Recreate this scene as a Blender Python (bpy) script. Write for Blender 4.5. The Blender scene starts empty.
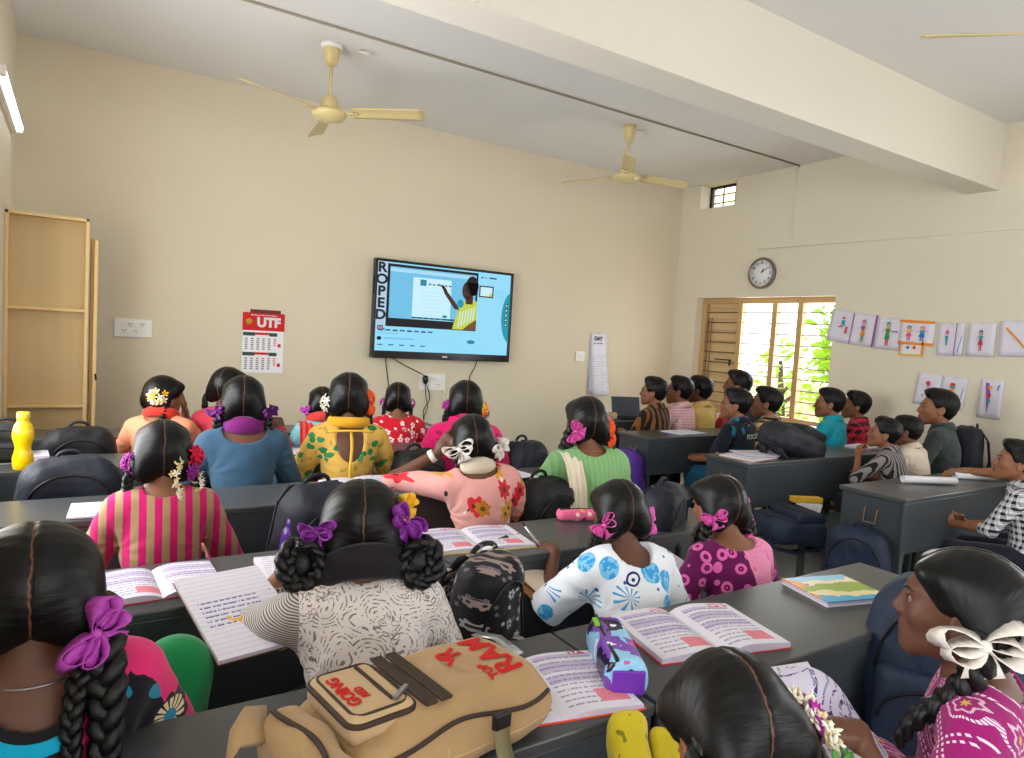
import bpy, bmesh, math, random
import numpy as np
from math import sin, cos, pi, radians, sqrt, atan2
from mathutils import Vector, Matrix, Euler

scene = bpy.context.scene
COL = scene.collection
random.seed(7)
rng = np.random.default_rng(11)

# ------------------------------------------------------------------ camera
YAW, PITCH, ROLL = .5704, -.0634, .0594
CAM_H, FOCAL_PX = 1.40, 683.07
_r = Vector((cos(YAW), -sin(YAW), 0))
_f = Vector((sin(YAW) * cos(PITCH), cos(YAW) * cos(PITCH), sin(PITCH)))
_u = _r.cross(_f)
_r2 = _r * cos(ROLL) + _u * sin(ROLL)
_u2 = -_r * sin(ROLL) + _u * cos(ROLL)
cam = bpy.data.cameras.new('camera')
cam.sensor_width = 36
cam.lens = 36 * FOCAL_PX / 1024
cam.clip_start = .02
camo = bpy.data.objects.new('camera', cam)
COL.objects.link(camo)
camo.matrix_world = Matrix(((_r2.x, _u2.x, -_f.x, 0), (_r2.y, _u2.y, -_f.y, 0), (_r2.z, _u2.z, -_f.z, CAM_H), (0, 0, 0, 1)))
scene.camera = camo

# ------------------------------------------------------------------ sky, daylight, exposure
vs = scene.view_settings
vs.view_transform = 'Standard'
vs.look = 'None'
vs.gamma = 1
vs.use_curve_mapping = False
vs.exposure = -0.46
scene.cycles.max_bounces = 8
scene.cycles.diffuse_bounces = 5
scene.cycles.glossy_bounces = 3
scene.cycles.sample_clamp_indirect = 8
world = bpy.data.worlds.new('sky')
scene.world = world
world.use_nodes = True
bg = world.node_tree.nodes['Background']
bg.inputs['Color'].default_value = (.86, .93, 1, 1)
bg.inputs['Strength'].default_value = 4.5

def window_light(name, loc, rot, sx, sy, power, color=(1, .985, .95)):
    """area lamp outside a window opening, seen"""
    l = bpy.data.lights.new(name, 'AREA')
    l.shape = 'RECTANGLE'
    l.size, l.size_y, l.energy, l.color = sx, sy, power, color
    o = bpy.data.objects.new(name, l)
    o.location, o.rotation_euler = loc, rot
    COL.objects.link(o)
    return o
XR, XL, YF, YB, ZC = 5.63, -.345, 5.5, -3.0, 3.13      # the room
COOL = (.97, .985, 1)
window_light('daylight_side_window', (6.05, 4.36, 1.35), (0, radians(90), 0), 1.15, 1.5, 60, COOL)
window_light('added_light_rear_side', (6.0, .1, 1.5), (0, radians(90), 0), 1.5, 2.2, 54, COOL)  # lamp at an added, unseen opening; lights the room from the right rear
window_light('added_light_left_rear', (-.72, -1.05, 1.55), (0, radians(-90), 0), 1.5, 2.7, 42, COOL)  # added fill lamp; its opening in the left rear wall is out of view
window_light('daylight_left_front_window', (-.72, 2.9, 1.5), (0, radians(-90), 0), 1.35, 2.0, 105, COOL)
window_light('added_light_back', (2.6, -3.35, 1.7), (radians(90), 0, 0), 4.2, 1.7, 64, COOL)  # added lamp behind the back wall, brightens the room through an invented opening

# ------------------------------------------------------------------ object helpers
def link(o, parent=None):
    COL.objects.link(o)
    if parent is not None:
        o.parent = parent
    return o
def tag(o, label=None, cat=None, group=None, kind=None):
    for k, v in (('label', label), ('category', cat), ('group', group), ('kind', kind)):
        if v:
            o[k] = v
    return o
def thing(name, label, cat, loc=(0, 0, 0), rot=(0, 0, 0), group=None, scale=1):
    o = bpy.data.objects.new(name, None)
    o.empty_display_size = .05
    o.location, o.rotation_euler, o.scale = loc, rot, (scale,) * 3
    tag(o, label, cat, group)
    return link(o)
def obj(name, data, parent=None, mat=None, loc=None, rot=None):
    o = bpy.data.objects.new(name, data)
    if mat is not None and len(data.materials) == 0:
        data.materials.append(mat)
    if loc is not None: o.location = loc
    if rot is not None: o.rotation_euler = rot
    return link(o, parent)
def struct(name, mb, mat, bevel=0):
    o = mb.build(name, mat, None, bevel=bevel)
    o['kind'] = 'structure'
    return o
def frame(z, up=(0, 0, 1)):
    """3x3 matrix (columns) whose third axis is z"""
    z = Vector(z).normalized()
    up = Vector(up)
    if abs(z.dot(up.normalized())) > .98:
        up = Vector((0, 1, 0))
    x = up.cross(z).normalized()
    return Matrix((x, z.cross(x), z)).transposed()

class MB:
    """collects shapes for one mesh"""
    def __init__(s):
        s.v, s.f, s.mi, s.cur, s.sm = [], [], [], 0, []
    def add(s, vs_, fs, smooth=False):
        n = len(s.v)
        s.v += [tuple(p) for p in vs_]
        s.f += [tuple(i + n for i in f) for f in fs]
        s.mi += [s.cur] * len(fs)
        s.sm += [smooth] * len(fs)
        return s
    def box(s, c, d, R=None):
        x, y, z = d[0] / 2, d[1] / 2, d[2] / 2
        P = [Vector((a * x, b * y, e * z)) for a in (-1, 1) for b in (-1, 1) for e in (-1, 1)]
        if R is not None: P = [R @ p for p in P]
        c = Vector(c)
        return s.add([p + c for p in P], [(0, 1, 3, 2), (4, 6, 7, 5), (0, 4, 5, 1), (2, 3, 7, 6), (0, 2, 6, 4), (1, 5, 7, 3)])
    def bx(s, x0, x1, y0, y1, z0, z1):
        return s.box(((x0 + x1) / 2, (y0 + y1) / 2, (z0 + z1) / 2), (x1 - x0, y1 - y0, z1 - z0))
    def tube(s, pts, r, n=8, cap=True, flat=None):
        pts = [Vector(p) for p in pts]
        rs = r if hasattr(r, '__len__') else [r] * len(pts)
        V, up = [], None
        for i, p in enumerate(pts):
            t = (pts[min(i + 1, len(pts) - 1)] - pts[max(i - 1, 0)]).normalized()
            if up is None:
                up = Vector((0, 0, 1)) if abs(t.z) < .9 else Vector((0, 1, 0))
            u = (up - t * up.dot(t)).normalized()
            w = t.cross(u)
            up = u
            for k in range(n):
                a = 2 * pi * k / n
                V.append(p + (u * cos(a) * (flat or 1) + w * sin(a)) * rs[i])
        F = [(i * n + k, i * n + (k + 1) % n, (i + 1) * n + (k + 1) % n, (i + 1) * n + k) for i in range(len(pts) - 1) for k in range(n)]
        if cap:
            F += [tuple(range(n))[::-1], tuple((len(pts) - 1) * n + k for k in range(n))]
        return s.add(V, F, True)
    def lathe(s, prof, c=(0, 0, 0), n=24, R=None, smooth=True):
        c = Vector(c)
        V = []
        for r, z in prof:
            for k in range(n):
                p = Vector((r * cos(2 * pi * k / n), r * sin(2 * pi * k / n), z))
                V.append((R @ p if R is not None else p) + c)
        F = [(i * n + k, i * n + (k + 1) % n, (i + 1) * n + (k + 1) % n, (i + 1) * n + k) for i in range(len(prof) - 1) for k in range(n)]
        F += [tuple(range(n))[::-1], tuple((len(prof) - 1) * n + k for k in range(n))]
        return s.add(V, F, smooth)
    def ball(s, c, r, n=10, R=None):
        r = r if hasattr(r, '__len__') else (r, r, r)
        V, F, m = [], [], max(4, n // 2)
        c = Vector(c)
        for i in range(m + 1):
            th = pi * i / m
            for k in range(n):
                ph = 2 * pi * k / n
                p = Vector((r[0] * sin(th) * cos(ph), r[1] * sin(th) * sin(ph), r[2] * cos(th)))
                V.append((R @ p if R is not None else p) + c)
        F = [(i * n + k, (i + 1) * n + k, (i + 1) * n + (k + 1) % n, i * n + (k + 1) % n) for i in range(m) for k in range(n)]
        return s.add(V, F, True)
    def strip(s, pts, wid, thick=.0):
        """a ribbon along pts; wid = one vector or one per point"""
        pts = [Vector(p) for p in pts]
        ws = [Vector(w) for w in wid] if hasattr(wid[0], '__len__') else [Vector(wid)] * len(pts)
        V = []
        for p, w in zip(pts, ws): V += [p - w, p + w]
        return s.add(V, [(2 * i, 2 * i + 1, 2 * i + 3, 2 * i + 2) for i in range(len(pts) - 1)], True)
    def grid(s, fn, nu, nv, smooth=True):
        V = [fn(i / nu, j / nv) for i in range(nu + 1) for j in range(nv + 1)]
        k = nv + 1
        return s.add(V, [(i * k + j, (i + 1) * k + j, (i + 1) * k + j + 1, i * k + j + 1) for i in range(nu) for j in range(nv)], smooth)
    def poly(s, P):
        return s.add(P, [tuple(range(len(P)))])
    def prism(s, P, d):
        """outline P (list of 3-vectors) pushed along vector d"""
        d = Vector(d); P = [Vector(p) for p in P]; n = len(P)
        return s.add(P + [p + d for p in P], [tuple(range(n))[::-1], tuple(range(n, 2 * n))] + [(i, (i + 1) % n, n + (i + 1) % n, n + i) for i in range(n)])
    def mesh(s, name, mats):
        me = bpy.data.meshes.new(name)
        me.from_pydata(s.v, [], s.f)
        for m in (mats if isinstance(mats, (list, tuple)) else [mats]): me.materials.append(m)
        me.polygons.foreach_set('material_index', s.mi)
        me.polygons.foreach_set('use_smooth', s.sm)
        me.update()
        return me
    def build(s, name, mats, parent=None, loc=None, rot=None, bevel=0, solid=0, fix=True):
        me = s.mesh(name, mats)
        if fix:
            b = bmesh.new(); b.from_mesh(me)
            bmesh.ops.recalc_face_normals(b, faces=b.faces)
            b.to_mesh(me); b.free()
        o = obj(name, me, parent, None, loc, rot)
        if solid:
            m = o.modifiers.new('thick', 'SOLIDIFY'); m.thickness = solid; m.offset = 0
        if bevel:
            m = o.modifiers.new('edge', 'BEVEL'); m.width = bevel; m.segments = 2; m.limit_method = 'ANGLE'; m.angle_limit = radians(40)
        return o

def text_mesh(body, size, depth=.0004, bold=0.0, align='CENTER'):
    c = bpy.data.curves.new('lettering', 'FONT')
    c.body, c.size, c.extrude, c.align_x, c.align_y, c.offset = body, size, depth, align, 'CENTER', bold
    o = bpy.data.objects.new('lettering', c)
    COL.objects.link(o)
    dg = bpy.context.evaluated_depsgraph_get()
    me = bpy.data.meshes.new_from_object(o.evaluated_get(dg))
    bpy.data.objects.remove(o)
    bpy.data.curves.remove(c)
    return me
def text(name, body, size, mat, parent, M, bold=0.0, depth=.0004, bend=None, align='CENTER'):
    me = text_mesh(body, size, depth, bold, align)
    if bend is not None:
        for v in me.vertices: v.co = bend(v.co)
    else:
        me.transform(M)
    me.materials.clear(); me.materials.append(mat)
    return obj(name, me, parent)

# ------------------------------------------------------------------ signed distance modelling
def v3(*a): return np.array(a, np.float32)
def smin(a, b, k):
    h = np.clip(.5 + .5 * (b - a) / k, 0, 1)
    return b + (a - b) * h - k * h * (1 - h)
def smax(a, b, k): return -smin(-a, -b, k)
def s_cap(P, a, b, ra, rb=None):
    rb = ra if rb is None else rb
    a = np.asarray(a, np.float32); b = np.asarray(b, np.float32)
    ba = b - a
    h = np.clip((P - a) @ ba / (ba @ ba + 1e-12), 0, 1)
    return np.linalg.norm(P - a - h[:, None] * ba, axis=1) - (ra + (rb - ra) * h)
def s_ell(P, c, r, R=None):
    q = P - np.asarray(c, np.float32)
    if R is not None: q = q @ R
    r = np.asarray(r, np.float32)
    k0 = np.linalg.norm(q / r, axis=1); k1 = np.linalg.norm(q / (r * r), axis=1)
    return k0 * (k0 - 1) / (k1 + 1e-6)
def s_box(P, c, h, rad, R=None):
    q = P - np.asarray(c, np.float32)
    if R is not None: q = q @ R
    q = np.abs(q) - (np.asarray(h, np.float32) - rad)
    return np.linalg.norm(np.maximum(q, 0), axis=1) + np.minimum(q.max(1), 0) - rad
_wd = rng.normal(size=(24, 3)).astype(np.float32); _wd /= np.linalg.norm(_wd, axis=1)[:, None]
_wp = rng.uniform(0, 6.28, 24).astype(np.float32)
def wob(P, freq, seed=0, n=6):
    o = np.zeros(len(P), np.float32)
    for i in range(n):
        j = (i + seed * 5) % 24
        o += np.sin(P @ _wd[j] * freq * (1 + .35 * i) + _wp[j] + seed * 1.7)
    return o / n
def surface(f, lo, hi, h):
    """surface nets over the zero set of f, evaluated only near the surface"""
    lo = np.asarray(lo, np.float32); hi = np.asarray(hi, np.float32)
    B = 4
    nb = np.maximum(1, np.ceil((hi - lo) / (h * B)).astype(int))
    n = nb * B
    bi = np.stack(np.meshgrid(*[np.arange(k) for k in nb], indexing='ij'), -1).reshape(-1, 3)
    cen = lo + (bi * B + (B - 1) / 2) * h
    vc = f(cen.astype(np.float32))
    full = np.repeat(np.repeat(np.repeat(vc.reshape(nb), B, 0), B, 1), B, 2)
    act = bi[np.abs(vc) < h * B * 1.55]
    off = np.stack(np.meshgrid(*[np.arange(B)] * 3, indexing='ij'), -1).reshape(-1, 3)
    ids = (act[:, None, :] * B + off[None]).reshape(-1, 3)
    full[ids[:, 0], ids[:, 1], ids[:, 2]] = f((lo + ids * h).astype(np.float32))
    V = full
    ins = V < 0
    cnt = np.zeros(n - 1, np.int8)
    for dx in (0, 1):
        for dy in (0, 1):
            for dz in (0, 1):
                cnt += ins[dx:n[0] - 1 + dx, dy:n[1] - 1 + dy, dz:n[2] - 1 + dz]
    cells = np.argwhere((cnt > 0) & (cnt < 8))
    cid = -np.ones(n - 1, np.int32)
    cid[cells[:, 0], cells[:, 1], cells[:, 2]] = np.arange(len(cells))
    acc = np.zeros((len(cells), 3), np.float64); num = np.zeros(len(cells))
    corners = [(a, b, c) for a in (0, 1) for b in (0, 1) for c in (0, 1)]
    for ca in corners:
        for ax in range(3):
            if ca[ax]: continue
            cb = list(ca); cb[ax] = 1
            A = V[cells[:, 0] + ca[0], cells[:, 1] + ca[1], cells[:, 2] + ca[2]]
            Bv = V[cells[:, 0] + cb[0], cells[:, 1] + cb[1], cells[:, 2] + cb[2]]
            m = (A < 0) != (Bv < 0)
            t = np.where(m, A / np.where(m, A - Bv, 1), 0)
            p = cells + np.array(ca); p = p.astype(np.float64); p[:, ax] += t
            acc[m] += p[m]; num[m] += 1
    verts = lo + acc / num[:, None] * h
    quads = []
    for ax in range(3):
        o1, o2 = [(1, 2), (2, 0), (0, 1)][ax]
        sl = [slice(None)] * 3; sl2 = [slice(None)] * 3
        sl[ax] = slice(0, n[ax] - 1); sl2[ax] = slice(1, n[ax])
        e = np.argwhere(ins[tuple(sl)] != ins[tuple(sl2)])
        e = e[(e[:, o1] > 0) & (e[:, o2] > 0) & (e[:, o1] < n[o1] - 1) & (e[:, o2] < n[o2] - 1)]
        s0 = ins[e[:, 0], e[:, 1], e[:, 2]]
        def g(d1, d2):
            c = e.copy(); c[:, o1] -= d1; c[:, o2] -= d2
            return cid[c[:, 0], c[:, 1], c[:, 2]]
        q = np.stack([g(1, 1), g(0, 1), g(0, 0), g(1, 0)], 1)
        q[~s0] = q[~s0][:, ::-1]
        quads.append(q)
    q = np.concatenate(quads)
    return verts.astype(np.float32), q[(q >= 0).all(1)]
def np_mesh(name, verts, quads, mat=None, attrs=None):
    me = bpy.data.meshes.new(name)
    me.vertices.add(len(verts)); me.vertices.foreach_set('co', verts.astype(np.float32).ravel())
    me.loops.add(len(quads) * 4); me.loops.foreach_set('vertex_index', quads.astype(np.int32).ravel())
    me.polygons.add(len(quads)); me.polygons.foreach_set('loop_start', np.arange(0, len(quads) * 4, 4, dtype=np.int32))
    me.polygons.foreach_set('use_smooth', np.ones(len(quads), bool))
    for k, a in (attrs or {}).items():
        me.attributes.new(k, 'FLOAT', 'POINT').data.foreach_set('value', a.astype(np.float32))
    me.update(calc_edges=True); me.validate()
    if mat is not None: me.materials.append(mat)
    return me

# ------------------------------------------------------------------ material helpers
def lin(c):
    if max(c) <= 1.0 and not any(isinstance(k, int) and k > 1 for k in c): c = [k * 255 for k in c]
    return tuple((k / 255 / 12.92) if k / 255 <= .04045 else ((k / 255 + .055) / 1.055) ** 2.4 for k in c[:3]) + (1,)
class NT:
    def __init__(s, name, rough=.6, spec=.4):
        s.mat = bpy.data.materials.new(name); s.mat.use_nodes = True
        s.t = s.mat.node_tree
        s.b = s.t.nodes['Principled BSDF']
        s.b.inputs['Roughness'].default_value = rough
        s.b.inputs['Specular IOR Level'].default_value = spec
        s._p = None
    def set(s, sock, v):
        if isinstance(v, bpy.types.NodeSocket): s.t.links.new(v, sock)
        elif isinstance(v, tuple) and len(v) == 3 and sock.type == 'RGBA': sock.default_value = lin(v)
        else: sock.default_value = v
    def node(s, ty, ins=None, **kw):
        n = s.t.nodes.new('ShaderNode' + ty)
        for k, v in kw.items(): setattr(n, k, v)
        for k, v in (ins or {}).items(): s.set(n.inputs[k], v)
        return n
    @property
    def P(s):
        if s._p is None: s._p = s.node('TexCoord').outputs['Object']
        return s._p
    def m(s, op, a, b=0.0, c=0.0):
        n = s.node('Math', operation=op)
        for i, v in enumerate((a, b, c)): s.set(n.inputs[i], v)
        return n.outputs[0]
    def xyz(s, v=None):
        n = s.node('SeparateXYZ', {0: v if v is not None else s.P}); return n.outputs[0], n.outputs[1], n.outputs[2]
    def vec(s, x, y, z): return s.node('CombineXYZ', {0: x, 1: y, 2: z}).outputs[0]
    def scale(s, v, k):
        n = s.node('VectorMath', operation='MULTIPLY'); s.set(n.inputs[0], v); n.inputs[1].default_value = k if hasattr(k, '__len__') else (k, k, k); return n.outputs[0]
    def addv(s, a, b):
        n = s.node('VectorMath', operation='ADD'); s.set(n.inputs[0], a); s.set(n.inputs[1], b); return n.outputs[0]
    def noise(s, sc, det=2, v=None, rough=.5, col=False):
        n = s.node('TexNoise', {'Vector': v if v is not None else s.P, 'Scale': sc, 'Detail': det, 'Roughness': rough})
        return n.outputs['Color' if col else 'Fac']
    def vor(s, sc, v=None, feature='F1', rand=1.0, dim='3D'):
        n = s.node('TexVoronoi', feature=feature, voronoi_dimensions=dim)
        s.set(n.inputs['Vector'], v if v is not None else s.P); n.inputs['Scale'].default_value = sc; n.inputs['Randomness'].default_value = rand
        return n
    def lt(s, a, b): return s.m('LESS_THAN', a, b)
    def gt(s, a, b): return s.m('GREATER_THAN', a, b)
    def band(s, a, lo, hi): return s.m('MULTIPLY', s.gt(a, lo), s.lt(a, hi))
    def mix(s, f, a, b):
        n = s.node('Mix', data_type='RGBA'); s.set(n.inputs[0], f); s.set(n.inputs[6], a); s.set(n.inputs[7], b); return n.outputs[2]
    def smooth(s, v, a, b):
        n = s.node('MapRange', {0: v, 1: a, 2: b}, interpolation_type='SMOOTHSTEP'); return n.outputs[0]
    def bump(s, h, strength=.3, dist=.01):
        n = s.node('Bump', {'Height': h, 'Strength': strength, 'Distance': dist}); s.t.links.new(n.outputs[0], s.b.inputs['Normal'])
    def color(s, c): s.set(s.b.inputs['Base Color'], c); return s
    def rough(s, r): s.set(s.b.inputs['Roughness'], r); return s
    def attr(s, k): return s.node('Attribute', attribute_name=k).outputs['Fac']
def vary(nt, col, amt=.06, sc=8):
    """slight unevenness of a plain colour"""
    f = nt.noise(sc, 3)
    c = lin(col)
    lo = tuple(max(0, k * (1 - amt)) for k in c[:3]) + (1,); hi = tuple(min(1, k * (1 + amt)) for k in c[:3]) + (1,)
    return nt.mix(f, lo, hi)
def plain(name, col, rough=.6, spec=.4, amt=.06, sc=8, bump=0, bsc=60, metal=0):
    n = NT(name, rough, spec)
    n.color(vary(n, col, amt, sc))
    n.b.inputs['Metallic'].default_value = metal
    if bump: n.bump(n.noise(bsc, 3), bump, .004)
    return n.mat
def glow(name, col, strength):
    n = NT(name)
    n.color((0, 0, 0)); n.b.inputs['Emission Color'].default_value = lin(col); n.b.inputs['Emission Strength'].default_value = strength
    return n.mat
# ================================================================== materials of the room
M = {}
M['wall_front'] = plain('cream_wall_paint', (222, 211, 186), .75, .25, .03, 2.5, .04, 90)
M['wall_side'] = plain('pale_cream_wall_paint', (228, 219, 198), .75, .25, .03, 2.5, .04, 90)
M['ceiling'] = plain('white_ceiling_paint', (229, 227, 225), .8, .2, .02, 1.5)
M['beam'] = plain('beam_paint', (230, 223, 210), .8, .2, .02, 2)
def floor_mat():
    n = NT('grey_floor_tiles', .25, .5)
    x, y, z = n.xyz()
    fx = n.m('FRACT', n.m('MULTIPLY', x, 1 / .6)); fy = n.m('FRACT', n.m('MULTIPLY', y, 1 / .6))
    j = n.m('MAXIMUM', n.lt(fx, .012), n.lt(fy, .012))
    n.color(n.mix(j, vary(n, (168, 166, 162), .12, 6), (110, 108, 104)))
    return n.mat
M['floor'] = floor_mat()
M['desk'] = plain('dark_grey_enamel', (58, 64, 69), .36, .5, .08, 5, .03, 220)
M['desk_top'] = plain('dark_grey_desk_top', (68, 71, 72), .30, .5, .07, 4, .02, 300)
M['white_plastic'] = plain('white_plastic', (238, 237, 230), .35, .5, .01)
M['black_plastic'] = plain('black_plastic', (16, 17, 19), .3, .5, .05)
M['black_cable'] = plain('black_cable_rubber', (22, 20, 20), .5, .4, .05)
M['white_cable'] = plain('white_cable', (225, 222, 214), .5, .4, .02)
M['conduit'] = plain('taupe_conduit', (158, 146, 126), .5, .4, .05)
M['cream_metal'] = plain('cream_fan_enamel', (214, 194, 138), .35, .5, .03)
M['steel'] = plain('steel', (170, 172, 176), .3, .5, .05, metal=.9)
def wood_mat(name, c1, c2, axis=2, sc=30):
    n = NT(name, .55, .35)
    k = [sc, sc, sc]; k[axis] = sc * .06
    n.color(n.mix(n.noise(1, 4, n.scale(n.P, tuple(k)), .6), c1, c2))
    return n.mat
M['ply'] = wood_mat('plywood_panel', (204, 178, 130), (214, 190, 144), 2, 20)
M['pine'] = wood_mat('pale_pine', (226, 192, 128), (240, 212, 156), 2, 30)
M['window_wood'] = wood_mat('window_frame_wood', (190, 152, 100), (210, 176, 126), 2, 40)
M['shutter'] = wood_mat('shutter_wood', (204, 172, 122), (218, 190, 142), 1, 30)
M['iron'] = plain('brown_iron_bar', (128, 100, 78), .5, .4, .1)
M['black_iron'] = plain('black_iron', (28, 26, 26), .5, .4, .1)

# ================================================================== setting
W = .25
struct('floor', MB().bx(XL - W, XR + W, YB - W, YF + W, -.1, 0), M['floor'])
struct('ceiling', MB().bx(XL - W, XR + W, YB - W, YF + W, ZC, ZC + .15), M['ceiling'])
struct('wall_front', MB().bx(XL - W, XR + W, YF, YF + W, 0, ZC), M['wall_front'])
def holed(mb, axis, a0, a1, u0, u1, holes):
    """wall slab between a0..a1 across, u0..u1 along, with holes (u0,u1,z0,z1)"""
    us = sorted({u0, u1} | {h[0] for h in holes} | {h[1] for h in holes})
    for p, q in zip(us, us[1:]):
        zs = [(0, ZC)]
        for h in holes:
            if h[0] <= p + 1e-6 and h[1] >= q - 1e-6:
                nz = []
                for z0, z1 in zs:
                    if h[2] > z0: nz.append((z0, min(z1, h[2])))
                    if h[3] < z1: nz.append((max(z0, h[3]), z1))
                zs = nz
        for z0, z1 in zs:
            if z1 - z0 > 1e-4:
                mb.bx(a0, a1, p, q, z0, z1) if axis == 'x' else mb.bx(p, q, a0, a1, z0, z1)
    return mb
WY0, WY1, WZ0, WZ1 = 3.585, 5.185, .72, 1.92
struct('wall_right', holed(MB(), 'x', XR, XR + W, YB, YF, [(WY0, WY1, WZ0, WZ1), (4.775, 5.245, 2.865, 3.125), (-1.0, 1.2, .8, 2.3)]), M['wall_side'])
struct('wall_left', holed(MB(), 'x', XL - W, XL, YB, YF, [(-2.4, .3, .8, 2.3), (1.85, 4.0, .85, 2.25)]), M['wall_side'])
struct('wall_back', holed(MB(), 'y', YB - W, YB, XL - W, XR + W, [(.5, 4.7, .9, 2.5)]), M['wall_side'])
struct('trim_beam', MB().bx(XL, XR, 2.39, 2.615, 2.66, ZC), M['beam'])

# --- the shuttered side window
def window_main():
    m = MB()
    x0, x1 = XR + .10, XR + .155
    t = .055
    ys = [WY1, WY1 - .50, WY1 - .93, WY0 + .35, WY0]
    m.bx(x0, x1, WY0, WY1, WZ1 - t, WZ1).bx(x0, x1, WY0, WY1, WZ0, WZ0 + t)
    for y in (WY0 + t / 2, WY1 - t / 2, ys[1], ys[2] + .02, ys[3] + .06):
        m.bx(x0 - .002, x1 + .002, y - t / 2, y + t / 2, WZ0, WZ1)
    w = struct('window_1', m, M['window_wood'], .004)
    g = MB()
    for k in range(11):
        z = WZ0 + .11 + k * .105
        g.tube([(x0 + .02, WY0, z), (x0 + .02, WY1, z)], .0055, 6)
    o = g.build('grille_bar', M['iron'], w)
    s = MB()
    sx = x1 - .01
    s.bx(sx, sx + .025, ys[1] + .03, WY1 - .055, WZ0 + .05, WZ1 - .055)
    for k in range(10):
        z = WZ0 + .10 + k * .115
        s.box((sx - .004, (ys[1] + WY1) / 2 - .012, z), (.016, .40, .07), Matrix.Rotation(radians(10), 3, 'Y'))
    sh = s.build('shutter', M['shutter'], w, bevel=.003)
    b = MB().tube([(sx - .03, ys[1] + .08, 1.28), (sx - .03, ys[1] + .3, 1.28)], .006, 6).tube([(sx - .03, ys[1] + .1, 1.28), (sx - .03, ys[1] + .1, 1.22)], .008, 6)
    b.build('latch_bolt', M['black_iron'], w)
    b = MB()
    b.tube([(x0 + .01, WY1 - .09, WZ0 + .08), (x0 + .01, WY1 - .09, WZ1 - .2)], .005, 6)
    b.tube([(x0 + .01, WY1 - .13, WZ0 + .08), (x0 + .01, WY1 - .13, WZ1 - .2)], .005, 6)
    b.build('shutter_rod', M['iron'], w)
    return w
window_main()
def window_vent():
    m = MB()
    x = XR + .15
    y0, y1, z0, z1, t = 4.775, 5.245, 2.865, 3.125, .016
    m.bx(x, x + .03, y0, y1, z1 - .025, z1).bx(x, x + .03, y0, y1, z0, z0 + .012)
    m.bx(x, x + .03, y1 - .03, y1, z0, z1).bx(x, x + .03, y0, y0 + .02, z0, z1)
    w = struct('window_2', m, M['black_iron'])
    g = MB()
    for k in range(2): g.bx(x + .005, x + .017, y0, y1, z0 + .075 + k * .085, z0 + .085 + k * .085)
    for k in range(2): g.bx(x + .005, x + .017, y0 + .13 + k * .16, y0 + .14 + k * .16, z0, z1)
    g.build('ventilator_bar', M['iron'], w)
window_vent()
for i, (ax, a, u0, u1, z0, z1) in enumerate([('x', XR + .12, -1.0, 1.2, .8, 2.3), ('x', XL - .14, -2.4, .3, .8, 2.3), ('x', XL - .14, 1.85, 4.0, .85, 2.25), ('y', YB - .14, .5, 4.7, .9, 2.5)]):  # unseen openings: rear and back ones added for light, front left one inferred
    m = MB()
    n = 4
    for k in range(n + 1):
        u = u0 + (u1 - u0) * k / n
        u = min(max(u, u0 + .025), u1 - .025)
        m.bx(a, a + .05, u - .025, u + .025, z0, z1) if ax == 'x' else m.bx(u - .025, u + .025, a, a + .05, z0, z1)
    for z in (z0 + .025, z1 - .025):
        m.bx(a, a + .05, u0, u1, z - .025, z + .025) if ax == 'x' else m.bx(u0, u1, a, a + .05, z - .025, z + .025)
    struct('window_%d' % (i + 3), m, M['window_wood'])

# --- outside the window: a pale boundary wall, ground and leafy trees
struct('ground_outside', MB().bx(XR + .6, 24, -8, 14, -.6, -.5), plain('pale_ground', (200, 190, 165), .9, .2, .1, 2))
o = MB().bx(10.2, 10.45, -3, 14, -.5, .9).build('boundary_wall', plain('pale_yellow_wall', (232, 214, 170), .8, .2, .05, 3))
tag(o, 'pale low boundary wall outside beyond the barred window', 'wall')
o = MB().bx(6.95, 7.2, 6.0, 6.35, -.5, 3.4).bx(6.95, 7.2, 4.0, 12, 2.5, 2.9).build('porch_column', plain('pale_column_paint', (238, 222, 184), .8, .2, .04, 3))
tag(o, 'pale porch column and lintel seen through the barred window', 'column')
def leaf_mat(name, a, b):
    n = NT(name, .5, .3)
    n.color(n.mix(n.noise(7, 3), a, b))
    n.b.inputs['Subsurface Weight'].default_value = 0
    tr = n.node('BsdfTranslucent', {0: n.mix(n.noise(7, 3), a, b)})
    mx = n.node('MixShader', {0: .45})
    n.t.links.new(n.b.outputs[0], mx.inputs[1]); n.t.links.new(tr.outputs[0], mx.inputs[2])
    n.t.links.new(mx.outputs[0], n.t.nodes['Material Output'].inputs[0])
    return n.mat
M['leaf'] = leaf_mat('fresh_leaf', (120, 180, 30), (205, 230, 90))
M['bark'] = plain('bark', (96, 78, 58), .9, .2, .2, 20)
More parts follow.
